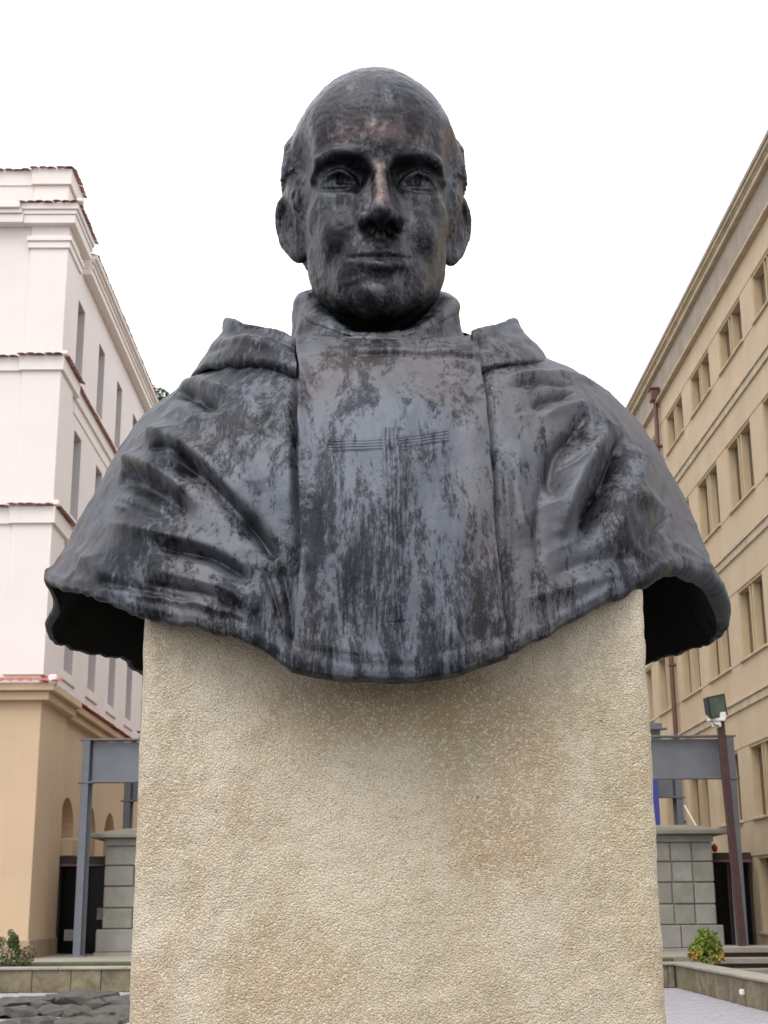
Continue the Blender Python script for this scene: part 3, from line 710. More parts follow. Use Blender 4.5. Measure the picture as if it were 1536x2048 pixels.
def pedestal_mat():
    m = NT('rough_granite')
    v = m.voro(330, m.map(), 'F1'); v2 = m.voro(520, m.map((1, 1, 1), (.3, .1, .7))); f = m.noise(75, 9, .75); g = m.noise(3.1, 6, .65, m.map((1, 1, .55)), .7); g2 = m.noise(1.9, 5, .6, m.map((1.2, 1.2, .5), (4, 2, 9)), .9)
    vc = m.voro(330, m.map(), 'F1', 'Color'); sp = m.n('SeparateColor'); m.l(vc, sp.inputs[0])
    base = m.mix(m.ramp(f, [(.3, 0.), (.7, 1.)]), (.40, .315, .19), (.53, .435, .29))
    c = m.mix(m.ramp(g, [(.42, 0.), (.58, 1.)]), base, m.mix(.75, base, (.66, .58, .46)))
    c = m.mix(m.math('MULTIPLY', m.ramp(g2, [(.47, 0.), (.60, 1.)]), .45), c, (.33, .22, .10))
    g3 = m.noise(2.6, 6, .7, m.map((1, 1, .45), (1.3, 8, 2.)), .9)
    c = m.mix(m.math('MULTIPLY', m.ramp(g3, [(.52, 0.), (.64, 1.)]), .38), c, (.27, .22, .115))
    g4 = m.noise(3.4, 6, .7, m.map((1, 1, .6), (9.3, 5, 6.)), .6)
    c = m.mix(m.math('MULTIPLY', m.ramp(g4, [(.56, 0.), (.68, 1.)]), .5), c, (.36, .19, .075))
    nv = m.n('VectorMath', operation='MULTIPLY_ADD'); m.l(m.noise(7, 6, .65, out=1), nv.inputs[0]); nv.inputs[1].default_value = (1.3, 0, 1.3); 
    for (cx, cz, rx, rz, amt, colr) in ((-.06, 1.74, .17, .24, .75, (.66, .57, .43)), (.02, 1.56, .24, .2, .5, (.62, .53, .39)), (.03, 1.90, .33, .075, .7, (.30, .19, .075)), (.20, 1.77, .085, .17, .65, (.34, .20, .085)),
                                       (.13, 1.70, .10, .06, .5, (.37, .22, .09)), (-.19, 1.50, .14, .07, .45, (.40, .25, .11)), (-.17, 1.85, .10, .05, .45, (.36, .25, .10)), (.09, 1.84, .08, .06, .4, (.27, .24, .10))):
        mp = m.n('VectorMath', operation='MULTIPLY_ADD'); m.l(m.tc.outputs['Object'], mp.inputs[0]); mp.inputs[1].default_value = (1/rx, 0, 1/rz); mp.inputs[2].default_value = (-cx/rx-.65, 0, -cz/rz-.65)
        ad = m.n('VectorMath', operation='ADD'); m.l(mp.outputs[0], ad.inputs[0]); m.l(nv.outputs[0], ad.inputs[1])
        gd = m.n('TexGradient', gradient_type='SPHERICAL'); m.l(ad.outputs[0], gd.inputs[0])
        c = m.mix(m.math('MULTIPLY', m.ramp(gd.outputs['Fac'], [(.0, 0.), (.55, 1.)]), amt), c, m.mix(.28, colr, c, 'MIX'))
    c = m.mix(m.math('MULTIPLY', m.ramp(sp.outputs[0], [(.72, 0.), (.86, 1.)]), .75), c, (.62, .58, .48))
    c = m.mix(m.math('MULTIPLY', m.ramp(v2, [(.45, 0.), (.75, 1.)]), .55), c, (.20, .155, .085))
    dk = m.noise(60, 2, .5); c = m.mix(m.math('MULTIPLY', m.ramp(dk, [(.74, 0.), (.78, 1.)]), .7), c, (.10, .085, .06))
    hgt = m.math('SUBTRACT', m.math('MULTIPLY', f, .35), m.math('MULTIPLY', v, 1.15))
    bnd = m.noise(5, 4, .6, m.map((1, 1, .04))); c = m.mix(m.math('MULTIPLY', m.ramp(bnd, [(.48, 0.), (.64, 1.)]), .16), c, (.30, .23, .13)); n = m.bump(hgt, .6, .0024); n = m.bump(v2, -.35, .003, n) if False else n
    return m.fin(c, m.ramp(sp.outputs[1], [(0., .75), (.75, .6), (.9, .28)]), 0, n, .5)
M['granite_ped'] = pedestal_mat()
# =====================================================================
# pedestal
# =====================================================================
def pedestal():
    x0, x1, y0, y1, zt = -.357, .439, 2.2, 2.74, 2.11
    rc = .022; n = 5; ring = []
    for (cx, cy, a0) in ((x1-rc, y0+rc, -90), (x1-rc, y1-rc, 0), (x0+rc, y1-rc, 90), (x0+rc, y0+rc, 180)):
        for k in range(n+1):
            w = math.radians(a0+90*k/n); ring.append((cx+rc*math.cos(w), cy+rc*math.sin(w)))
    ring = np.array(ring); step = .0075; pts = []
    for i in range(len(ring)):
        a, b = ring[i], ring[(i+1) % len(ring)]; k = max(1, int(np.linalg.norm(b-a)/step))
        for j in range(k): pts.append(a+(b-a)*j/k)
    R_ = np.array(pts); nz = int(2.13/.0075); Z = np.linspace(-.02, zt, nz)
    V = np.zeros((len(R_), nz, 3)); V[..., :2] = R_[:, None]; V[..., 2] = Z[None]
    cen = np.array([(x0+x1)/2, (y0+y1)/2]); q = R_-cen
    nr = np.stack([np.clip((np.abs(q[:, 0])-((x1-x0)/2-rc))/rc, 0, 1)*np.sign(q[:, 0]), np.clip((np.abs(q[:, 1])-((y1-y0)/2-rc))/rc, 0, 1)*np.sign(q[:, 1])], -1)
    nr /= np.linalg.norm(nr, axis=1, keepdims=True)
    d = .0011*fbm(V*75, 2, 3)+.0016*vnoise(V*20, 9)
    seam = np.exp(-((V[..., 0]+.105)/.004)**2)*(V[..., 1] < 2.21)*(.5+.5*vnoise(V*np.array([1, 1, 6.]), 5)); d -= .003*seam
    V[..., :2] += nr[:, None]*d[..., None]
    idx = np.arange(V[..., 0].size).reshape(V.shape[:2]); a = idx; b = np.roll(idx, -1, 0)
    Fq = np.stack([a[:, :-1], b[:, :-1], b[:, 1:], a[:, 1:]], -1).reshape(-1, 4)
    me = mesh_np('pedestal', V.reshape(-1, 3)-np.array([.041, 2.47, 0]), Fq, True)
    o = add('pedestal', me, M['granite_ped'], None, (.041, 2.47, 0))
    top = MB(); top.box(x0+.01, x1-.01, y0+.01, y1-.01, zt-.05, zt-.004); put('bed_stone', top, M['granite_ped'], o)
    return tag(o, 'tall rough-grained beige granite pedestal carrying the bronze bust', 'pedestal')
pedestal()
# =====================================================================
# the bronze bust
# =====================================================================
# ---------- mantle ----------
HEM = np.array([(-.583,2.49,2.173),(-.53,2.36,2.132),(-.45,2.24,2.095),(-.357,2.165,2.045),(-.262,2.13,2.018),(-.195,2.115,2.0),(-.15,2.11,1.975),(-.108,2.105,1.947),
 (-.028,2.09,1.932),(.039,2.085,1.928),(.106,2.09,1.935),(.16,2.10,1.952),(.202,2.105,1.967),(.278,2.125,2.001),(.36,2.15,2.055),(.446,2.2,2.10),(.503,2.26,2.137),(.575,2.37,2.158),
 (.632,2.47,2.156),(.663,2.54,2.134),(.681,2.64,2.112),(.668,2.73,2.099),(.614,2.82,2.092),(.5,2.90,2.08),(.033,2.95,2.085),(-.40,2.90,2.065),(-.477,2.85,2.069),(-.496,2.81,2.09),
 (-.547,2.75,2.089),(-.586,2.7,2.095),(-.609,2.66,2.107),(-.603,2.61,2.124),(-.575,2.55,2.14)])
def mantle_base(nu, nt):
    H = cspline(HEM, nu)
    C0 = np.array([.035, 2.47])
    d = H[:, :2]-np.array([.04, 2.5]); phi = np.arctan2(d[:, 0], -d[:, 1])      # 0 = front, + = image right
    N = np.stack([C0[0]+.155*np.sin(phi), C0[1]-.185*np.cos(phi), 2.635-.095*np.cos(phi)], -1)
    side = np.sin(phi)**2; fr = np.clip(np.cos(phi), 0, 1)**2; bk = np.clip(-np.cos(phi), 0, 1)**2
    lf = np.clip(-np.sin(phi), 0, 1)**2; rt = side-lf
    k1 = .75*lf+.83*rt+.70*fr+.93*bk; k2 = .735*lf+.79*rt+1.0*fr+1.08*bk
    z1 = -.075*side-.10*fr-.07*bk; z2 = .19*side+.27*fr+.26*bk
    D = H[:, :2]-N[:, :2]
    P1 = np.concatenate([N[:, :2]+D*k1[:, None], (N[:, 2]+z1)[:, None]], 1)
    P2 = np.concatenate([N[:, :2]+D*k2[:, None], (H[:, 2]+z2)[:, None]], 1)
    t = np.linspace(0, 1, nt)[None, :, None]
    G = (1-t)**3*N[:, None]+3*(1-t)**2*t*P1[:, None]+3*(1-t)*t*t*P2[:, None]+t**3*H[:, None]
    return G

BUST = thing('bust', 'weathered bronze bust of a balding man in a hooded mantle on the pedestal', 'sculpture', (.04, 2.5, 2.0))
BO = np.array([.04, 2.5, 2.0])
def addv(name, V, Fq, mat, parent=None, smooth=True):
    return add(name, mesh_np(name, np.asarray(V).reshape(-1, 3)-BO, Fq, smooth), mat, parent or BUST, tuple(BO))
def quads(nu, nt, closed, off=0):
    idx = np.arange(nu*nt).reshape(nu, nt)+off; a = idx if closed else idx[:-1]; b = np.roll(idx, -1, 0) if closed else idx[1:]
    return np.stack([a[:, :-1], a[:, 1:], b[:, 1:], b[:, :-1]], -1).reshape(-1, 4)
FOLDS = [
 ([(-0.337, 2.392, 2.498), (-0.286, 2.272, 2.44), (-0.245, 2.218, 2.394)], 0.0172, 0.0132),
 ([(-0.347, 2.461, 2.531), (-0.27, 2.283, 2.465), (-0.222, 2.221, 2.415)], 0.0192, -0.0055),
 ([(-0.396, 2.36, 2.403), (-0.326, 2.242, 2.352), (-0.264, 2.184, 2.294), (-0.211, 2.148, 2.229), (-0.169, 2.129, 2.174)], 0.0245, -0.0125),
 ([(-0.338, 2.24, 2.33), (-0.281, 2.187, 2.283), (-0.235, 2.157, 2.235), (-0.193, 2.135, 2.185), (-0.147, 2.122, 2.128)], 0.0175, 0.0136),
 ([(-0.201, 2.139, 2.197), (-0.169, 2.127, 2.158), (-0.143, 2.12, 2.116)], 0.0101, 0.0098),
 ([(-0.436, 2.396, 2.371), (-0.363, 2.25, 2.307), (-0.313, 2.198, 2.265), (-0.266, 2.161, 2.208)], 0.0183, -0.0105),
 ([(-0.429, 2.343, 2.322), (-0.359, 2.229, 2.267), (-0.309, 2.183, 2.226), (-0.279, 2.162, 2.192)], 0.0229, 0.0133),
 ([(-0.436, 2.287, 2.218), (-0.348, 2.193, 2.18), (-0.271, 2.152, 2.152), (-0.207, 2.128, 2.118), (-0.174, 2.119, 2.089)], 0.0143, -0.0057),
 ([(-0.346, 2.185, 2.156), (-0.295, 2.158, 2.145), (-0.247, 2.14, 2.128), (-0.206, 2.126, 2.102), (-0.181, 2.119, 2.077)], 0.0132, 0.0133),
 ([(-0.344, 2.173, 2.11), (-0.276, 2.143, 2.09), (-0.211, 2.123, 2.066), (-0.165, 2.114, 2.032)], 0.0185, -0.0069),
 ([(-0.351, 2.172, 2.091), (-0.293, 2.146, 2.076), (-0.228, 2.126, 2.057)], 0.0047, 0.0028),
 ([(-0.429, 2.305, 2.267), (-0.371, 2.223, 2.226), (-0.318, 2.181, 2.201)], 0.0066, 0.0026),
 ([(-0.432, 2.304, 2.258), (-0.392, 2.242, 2.23)], 0.005, -0.0022),
 ([(-0.368, 2.276, 2.345), (-0.329, 2.237, 2.336), (-0.296, 2.201, 2.302)], 0.0066, 0.0045),
 ([(-0.137, 2.119, 2.116), (-0.123, 2.112, 2.052), (-0.114, 2.106, 1.965)], 0.0091, 0.0062),
 ([(-0.162, 2.12, 2.108), (-0.143, 2.114, 2.052), (-0.131, 2.11, 2.005)], 0.0061, 0.0041),
 ([(-0.133, 2.21, 2.437), (-0.124, 2.154, 2.305), (-0.125, 2.126, 2.173)], 0.0241, -0.0036),
 ([(-0.217, 2.197, 2.37), (-0.197, 2.16, 2.29), (-0.17, 2.139, 2.227)], 0.0176, -0.0043),
 ([(-0.187, 2.181, 2.357), (-0.16, 2.183, 2.375), (-0.156, 2.179, 2.369)], 0.0073, 0.0022),
 ([(-0.175, 2.17, 2.337), (-0.143, 2.177, 2.368)], 0.0065, -0.0022),
 ([(-0.432, 2.224, 2.092), (-0.339, 2.161, 2.067), (-0.243, 2.128, 2.044), (-0.18, 2.114, 2.022)], 0.0085, -0.0035),
 ([(-0.454, 2.252, 2.112), (-0.349, 2.169, 2.08), (-0.259, 2.133, 2.054)], 0.0079, 0.0035),
 ([(-0.508, 2.381, 2.199), (-0.436, 2.243, 2.13), (-0.394, 2.201, 2.104)], 0.0165, -0.0052),
 ([(0.267, 2.196, 2.387), (0.3, 2.221, 2.417), (0.354, 2.264, 2.442)], 0.0109, 0.009),
 ([(0.283, 2.192, 2.368), (0.328, 2.223, 2.4), (0.378, 2.267, 2.425)], 0.0134, -0.0053),
 ([(0.372, 2.246, 2.399), (0.342, 2.206, 2.351), (0.308, 2.177, 2.307), (0.293, 2.16, 2.255), (0.293, 2.151, 2.212)], 0.0163, 0.0124),
 ([(0.405, 2.26, 2.383), (0.369, 2.208, 2.32), (0.337, 2.176, 2.268), (0.316, 2.157, 2.213), (0.301, 2.144, 2.152)], 0.0194, -0.0117),
 ([(0.448, 2.312, 2.387), (0.418, 2.237, 2.313), (0.389, 2.199, 2.254), (0.356, 2.169, 2.199), (0.333, 2.15, 2.137)], 0.0188, 0.0177),
 ([(0.4, 2.208, 2.265), (0.374, 2.183, 2.225), (0.352, 2.164, 2.181)], 0.0088, 0.0101),
 ([(0.365, 2.206, 2.32), (0.335, 2.182, 2.291), (0.305, 2.168, 2.278)], 0.0073, 0.0044),
 ([(0.472, 2.335, 2.371), (0.453, 2.268, 2.305), (0.422, 2.215, 2.237), (0.39, 2.18, 2.17), (0.364, 2.159, 2.115)], 0.0247, -0.0081),
 ([(0.523, 2.386, 2.323), (0.514, 2.335, 2.263), (0.461, 2.231, 2.182)], 0.0119, 0.0038),
 ([(0.524, 2.343, 2.249), (0.478, 2.254, 2.197), (0.448, 2.211, 2.144)], 0.0042, 0.0037),
 ([(0.222, 2.224, 2.452), (0.293, 2.257, 2.47), (0.407, 2.376, 2.496)], 0.0121, -0.0047),
 ([(0.23, 2.213, 2.433), (0.3, 2.246, 2.454), (0.356, 2.28, 2.46)], 0.0068, 0.0046),
 ([(0.246, 2.17, 2.327), (0.233, 2.141, 2.233), (0.25, 2.129, 2.133)], 0.0237, -0.005),
 ([(0.277, 2.156, 2.254), (0.263, 2.137, 2.166), (0.269, 2.13, 2.092)], 0.011, 0.0042),
 ([(0.238, 2.118, 2.051), (0.321, 2.141, 2.079), (0.413, 2.183, 2.112)], 0.0156, -0.0049),
 ([(0.273, 2.13, 2.085), (0.355, 2.156, 2.123), (0.444, 2.206, 2.135)], 0.0173, 0.0042),
 ([(0.501, 2.276, 2.18), (0.563, 2.366, 2.181), (0.614, 2.438, 2.162)], 0.0172, -0.0046),
 ([(0.218, 2.157, 2.305), (0.218, 2.126, 2.172), (0.218, 2.11, 2.01)], 0.0094, 0.0042),
 ([(0.426, 2.216, 2.229), (0.459, 2.251, 2.247), (0.514, 2.324, 2.242)], 0.0183, -0.0045),
]

def seg_dist(P, pts):
    """distance to a polyline and fraction along it"""
    pts = np.asarray(pts, float); L = np.linalg.norm(np.diff(pts, axis=0), axis=1); cum = np.concatenate([[0], np.cumsum(L)]); best = None
    for i in range(len(pts)-1):
        ab = pts[i+1]-pts[i]; t = np.clip(((P-pts[i])@ab)/(ab@ab), 0, 1)
        d = np.linalg.norm(P-pts[i]-t[:, None]*ab, axis=1); s = (cum[i]+t*L[i])/cum[-1]
        if best is None: best, bs = d, s
        else:
            m = d < best; best = np.where(m, d, best); bs = np.where(m, s, bs)
    return best, bs
FK = 1.0
def apply_folds(V, N, folds):
    D = np.zeros(len(V))
    for pts, w, dep in folds:
        c = cspline(pts, 14, False); lo = c.min(0)-3*w; hi = c.max(0)+3*w
        m = np.where(np.all((V > lo) & (V < hi), axis=1))[0]
        if not len(m): continue
        d, s = seg_dist(V[m], c); taper = sstep(0, .22, s)*sstep(1, .78, s)*.85+.15*sstep(0, .05, s)*sstep(1, .95, s)
        ww = w*(.65+.35*taper)
        D[m] -= FK*dep*np.exp(-(d/ww)**1.5)*taper
    return V+N*D[:, None]
EDGE = [([(-.121, 2.30, 2.536), (-.113, 2.19, 2.404), (-.113, 2.155, 2.305), (-.107, 2.133, 2.216), (-.105, 2.118, 2.131), (-.106, 2.11, 2.05), (-.114, 2.105, 1.94)], .011, .010), ([(.187, 2.31, 2.545), (.187, 2.213, 2.446), (.193, 2.166, 2.351), (.195, 2.137, 2.257), (.196, 2.12, 2.171), (.199, 2.111, 2.089), (.204, 2.106, 2.0), (.206, 2.105, 1.95)], .012, .012)]
def build_mantle():
    nu, nt_ = 760, 330
    G = mantle_base(nu, nt_); N = grid_normals(G)
    if (N[0, nt_//2]@(G[0, nt_//2]-np.array([.04, 2.5, 2.3]))) < 0: N = -N
    V = apply_folds(G.reshape(-1, 3), N.reshape(-1, 3), [(p, w*.9, d*2.0) for p, w, d in FOLDS]+EDGE).reshape(G.shape)
    # hand-modelled unevenness
    t = np.linspace(0, 1, nt_)[None, :]
    e = .0035*fbm(V*9, 2, 4)+.0016*fbm(V*30*np.array([1, 1, .6]), 3, 8)
    q = np.stack([G[..., 0]*7+G[..., 2]*4, G[..., 1]*5, G[..., 2]*7-G[..., 0]*3], -1); e = e+.0042*(np.clip(1-2.2*np.abs(vnoise(q, 91)), 0, 1)**2-.2)*sstep(.12, .3, np.abs(G[..., 0]-.04))+.0018*(np.clip(1-2.5*np.abs(vnoise(q*2.3, 92)), 0, 1)**2-.15)*sstep(.12, .25, np.abs(G[..., 0]-.04))
    V = V+N*(e*sstep(0, .06, t))[..., None]
    # ragged hem edge
    hz = .004*fbm(np.stack([G[:, -1, 0]*40, G[:, -1, 1]*40, 0*G[:, -1, 0]], -1), 3, 2)
    V[..., 2] += hz[:, None]*sstep(.9, 1, t)
    # a slightly thickened hem lip
    V += N*(.0035*np.exp(-((t-.985)/.012)**2)*(1+.9*vnoise(G*22, 77)))[..., None]
    # inner face: roll the rim and go back up
    Hn = N[:, -1]; down = V[:, -1]-V[:, -4]; down /= np.linalg.norm(down, axis=1, keepdims=True)
    thick = (.016+.020*sstep(.25, .55, G[:, -1, 0])*sstep(2.75, 2.5, G[:, -1, 1]))[:, None]
    rows = []
    for k in range(1, 9):
        w = math.pi*k/8; rows.append(V[:, -1]+Hn*(np.cos(w)-1)*thick/2+down*np.sin(w)*thick*.35)
    inn = V[:, ::-8][:, 1:]-N[:, ::-8][:, 1:]*thick[:, None]; inn = inn[:, :int(inn.shape[1]*.8)]
    A = np.concatenate([V, np.stack(rows, 1)], 1)
    addv('mantle', A, quads(nu, A.shape[1], True), M['bronze'])
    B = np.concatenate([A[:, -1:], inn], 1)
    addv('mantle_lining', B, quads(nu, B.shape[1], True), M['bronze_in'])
    return G, N
MG, MN = build_mantle()
# ---------- scapular panel + combed cross, both lying on the chest ----------
FI = np.where((MG[:, -1, 1] < 2.35))[0]; FI = FI[np.argsort(MG[FI, -1, 0])]
PZ = np.array([1.93, 1.95, 2.05, 2.131, 2.216, 2.305, 2.404, 2.536, 2.60]); PL = np.array([-.112, -.110, -.102, -.101, -.104, -.110, -.112, -.1195, -.121])
QZ = np.array([1.93, 1.971, 2.011, 2.089, 2.171, 2.257, 2.351, 2.446, 2.553, 2.60]); QR = np.array([.203, .202, .199, .194, .191, .190, .189, .184, .184, .184])
def surf(x, tt):
    """points and normals of the mantle at lateral x, profile fraction tt (1-D arrays, same length rows)"""
    j = tt*(MG.shape[1]-1); j0 = np.clip(np.floor(j).astype(int), 0, MG.shape[1]-2); f = j-j0
    out = np.zeros((len(x), 3)); on = np.zeros((len(x), 3))
    for r_ in np.unique(j0):
        m = j0 == r_
        for a in (r_, r_+1):
            row = MG[FI, a]; nr = MN[FI, a]; o_ = np.argsort(row[:, 0]); wgt = (1-f[m]) if a == r_ else f[m]
            for k in range(3):
                out[m, k] += wgt*np.interp(x[m], row[o_, 0], row[o_, k]); on[m, k] += wgt*np.interp(x[m], row[o_, 0], nr[o_, k])
    sgn = np.where(on[:, 1:2] > 0, -1., 1.)
    return out, on*sgn/np.linalg.norm(on, axis=1, keepdims=True)
def zrow(tt):   # height of the profile at the chest centre
    c = FI[len(FI)//2]; return np.interp(tt, np.linspace(0, 1, MG.shape[1]), MG[c, :, 2])
def panel_off(P): return .0185+.004*fbm(P*8, 2, 31)+.0013*fbm(P*np.array([34, 34, 12]), 3, 12)
def build_panel():
    nx, ny = 190, 330; T_ = np.linspace(.095, 1.0, ny)
    s = np.linspace(0, 1, nx); S_, TT = np.meshgrid(s, T_, indexing='ij')
    zz = zrow(TT); wob = .0022*vnoise(np.stack([zz*30, 0*zz, 0*zz], -1), 5)
    xl = np.interp(zz, PZ, PL)+wob; xr = np.interp(zz, QZ, QR)-.002*vnoise(np.stack([zz*24, 0*zz+4, 0*zz], -1), 6)
    X = xl+(xr-xl)*S_
    P, N = surf(X.ravel(), TT.ravel()); P = P.reshape(nx, ny, 3); N = N.reshape(nx, ny, 3)
    off = panel_off(P)
    off += .004*sstep(.90, 1.0, S_)*(.6+.4*vnoise(P*9, 3))+.003*sstep(.06, 0, S_)                # curling edges
    off -= .006*np.exp(-((P[..., 2]-2.478)/.004)**2)*sstep(.28, .36, S_)                          # seam of the top band
    off += .004*sstep(2.474, 2.482, P[..., 2])
    cr = apply_folds(P.reshape(-1, 3), N.reshape(-1, 3), PANEL_FOLDS).reshape(P.shape)
    V = cr+N*off[..., None]
    V[:, -14:] += N[:, -14:]*(.003*np.sin(np.linspace(0, math.pi, 14)))[None, :, None]
    V[:, -24:, 2] -= (.005*np.linspace(0, 1, 24)**1.3)[None, :]*(1+.5*vnoise(V[:, -24:]*25, 19))
    # skirts that sink back into the mantle
    L0 = P[:1]-N[:1]*.01; R0 = P[-1:]-N[-1:]*.01
    V = np.concatenate([L0, V[:1]*.5+L0*.5, V, V[-1:]*.5+R0*.5, R0], 0)
    bot = np.concatenate([P[:1, -1:], P[:1, -1:], P[:, -1:], P[-1:, -1:], P[-1:, -1:]], 0)+np.array([0, .03, .004]); top = np.concatenate([P[:1, :1], P[:1, :1], P[:, :1], P[-1:, :1], P[-1:, :1]], 0)+np.array([0, .03, -.01])
    low = V[:, -1:]+np.array([0, .012, -.006])
    V = np.concatenate([top, V, low, bot], 1)
    return addv('scapular_panel', V, quads(V.shape[0], V.shape[1], False), M['bronze_panel'])
PANEL_FOLDS = [
 ([(.128, 2.12, 2.10), (.115, 2.11, 2.05), (.104, 2.10, 1.99), (.10, 2.09, 1.955)], .009, .006),
 ([(.15, 2.12, 2.10), (.135, 2.11, 2.05), (.122, 2.10, 1.99), (.12, 2.09, 1.955)], .014, -.007),
 ([(-.10, 2.10, 1.99), (-.03, 2.09, 1.966), (.05, 2.085, 1.957), (.10, 2.09, 1.965)], .012, -.003),
 ([(-.10, 2.10, 1.972), (-.03, 2.09, 1.950), (.05, 2.085, 1.944), (.10, 2.09, 1.95)], .009, .003),
 ([(-.07, 2.15, 2.30), (-.075, 2.13, 2.2), (-.07, 2.12, 2.1)], .012, .003),
 ([(.16, 2.16, 2.36), (.165, 2.13, 2.22), (.16, 2.12, 2.12)], .02, -.005),
 ([(-.02, 2.12, 2.08), (-.03, 2.1, 2.02), (-.01, 2.1, 1.99)], .012, .005), ([(.05, 2.12, 2.08), (.07, 2.1, 2.03), (.09, 2.1, 2.01)], .012, .004),
]
panel = build_panel()
def comb(name, pts, width, nridge, rise):
    """strip of parallel combed ridges along a centre line given as (x, z) on the chest"""
    c = cspline([(a, 0, b) for a, b in pts], 120, False)[:, [0, 2]]; tg = np.gradient(c, axis=0); tg /= np.linalg.norm(tg, axis=1, keepdims=True); nn = np.stack([-tg[:, 1], tg[:, 0]], -1)
    k = nridge*6+1; u = np.linspace(-.5, .5, k)
    XZ = c[:, None]+nn[:, None]*(u*width)[None, :, None]
    XZ += .0012*np.stack([vnoise(np.concatenate([XZ*40, 0*XZ[..., :1]], -1), 3), vnoise(np.concatenate([XZ*40, 0*XZ[..., :1]+3], -1), 4)], -1)
    zs = XZ[..., 1].ravel(); tt = np.interp(-zs, -zrow(np.linspace(0, 1, 400)), np.linspace(0, 1, 400))
    P, N = surf(XZ[..., 0].ravel(), tt); P = P.reshape(*XZ.shape[:2], 3); N = N.reshape(*XZ.shape[:2], 3)
    rid = (np.abs(np.sin(u*math.pi*nridge))**.7)[None, :]*(.75+.25*vnoise(np.concatenate([XZ*70, 0*XZ[..., :1]], -1), 8))
    sm = panel_off(P)+rise*rid-.0002
    edge = np.minimum(np.minimum(np.arange(120)[:, None], 119-np.arange(120)[:, None])/4, np.minimum(np.arange(k), k-1-np.arange(k))[None, :]/2.); sm = sm-.006*(1-np.clip(edge, 0, 1))
    return addv(name, P+N*sm[..., None], quads(120, k, False), M['bronze_panel'], panel)
comb('cross_arm', [(-.062, 2.293), (-.02, 2.292), (.035, 2.298), (.08, 2.304), (.130, 2.307)], .026, 5, .0020)
comb('cross_stem', [(.0350, 2.328), (.036, 2.3), (.038, 2.2), (.040, 2.1), (.041, 2.0)], .031, 5, .0028)
# ---------- hood lying round the shoulders ----------
def build_hood():
    # stations from the left end on the chest, round the back, to the right end: (inner, rim, mid, lower)
    S = [((-.118, 2.36, 2.560), (-.124, 2.262, 2.535), (-.124, 2.235, 2.50), (-.117, 2.228, 2.468), ),
         ((-.150, 2.42, 2.605), (-.175, 2.300, 2.572), (-.180, 2.262, 2.535), (-.177, 2.262, 2.495)),
         ((-.175, 2.45, 2.630), (-.222, 2.360, 2.607), (-.238, 2.310, 2.560), (-.245, 2.318, 2.516)),
         ((-.185, 2.50, 2.645), (-.262, 2.440, 2.648), (-.284, 2.400, 2.585), (-.302, 2.405, 2.540)),
         ((-.170, 2.58, 2.655), (-.250, 2.560, 2.665), (-.300, 2.560, 2.60), (-.325, 2.56, 2.54)),
         ((-.110, 2.64, 2.67), (-.170, 2.70, 2.695), (-.21, 2.745, 2.63), (-.23, 2.76, 2.56)),
         ((.035, 2.66, 2.68), (.035, 2.75, 2.71), (.035, 2.81, 2.65), (.035, 2.84, 2.56)),
         ((.17, 2.64, 2.67), (.23, 2.70, 2.69), (.27, 2.745, 2.63), (.29, 2.76, 2.56)),
         ((.235, 2.58, 2.655), (.29, 2.555, 2.655), (.33, 2.55, 2.61), (.355, 2.55, 2.555)),
         ((.240, 2.50, 2.645), (.280, 2.440, 2.641), (.308, 2.390, 2.582), (.322, 2.375, 2.535)),
         ((.225, 2.43, 2.615), (.248, 2.345, 2.602), (.262, 2.292, 2.548), (.262, 2.272, 2.500)),
         ((.180, 2.36, 2.565), (.181, 2.258, 2.545), (.181, 2.232, 2.50), (.178, 2.228, 2.468))]
    S = np.array(S); n = 260
    C = np.stack([cspline(S[:, k], n, False) for k in range(4)], 1)              # n,4,3
    up = np.array([0, 0, 1.])
    out = C[:, 3]-C[:, 0]; out[:, 2] = 0; out /= np.linalg.norm(out, axis=1, keepdims=True)
    ctl = [C[:, 0]-up*.06, C[:, 0], C[:, 0]*.45+C[:, 1]*.55-up*.006, C[:, 1]-out*.007-up*.004, C[:, 1]+up*.006, C[:, 1]+out*.006-up*.006, C[:, 1]*.5+C[:, 2]*.5-out*.006, C[:, 2], C[:, 2]*.4+C[:, 3]*.6+out*.008, C[:, 3]+out*.012, C[:, 3]+out*.002-up*.010, C[:, 3]-out*.012+up*.006]
    ctl = np.stack(ctl, 1); m = 90
    V = np.stack([cspline(ctl[i], m, False) for i in range(n)], 0)
    N = grid_normals(V, False); ref = V-np.array([.035, 2.5, 2.5]); sg = np.sign((N*ref).sum(-1).mean()); N *= sg
    V = V+N*(.0045*fbm(V*11, 2, 40)+.0016*fbm(V*38, 2, 41))[..., None]
    V = apply_folds(V.reshape(-1, 3), N.reshape(-1, 3), [([(-.30, 2.40, 2.575), (-.24, 2.31, 2.55), (-.18, 2.262, 2.52), (-.125, 2.235, 2.485)], .011, .007),
        ([(-.29, 2.40, 2.60), (-.235, 2.31, 2.578), (-.18, 2.262, 2.55), (-.13, 2.235, 2.515)], .012, -.006),
        ([(.20, 2.24, 2.50), (.25, 2.285, 2.535), (.30, 2.36, 2.57)], .011, .007), ([(.19, 2.25, 2.525), (.24, 2.29, 2.57), (.29, 2.4, 2.615)], .014, -.005)]).reshape(V.shape)
    V = np.concatenate([np.repeat(V[:1].mean(1, keepdims=True), m, 1), V, np.repeat(V[-1:].mean(1, keepdims=True), m, 1)], 0)
    addv('hood', V, quads(n+2, m, False), M['bronze'])
build_hood()
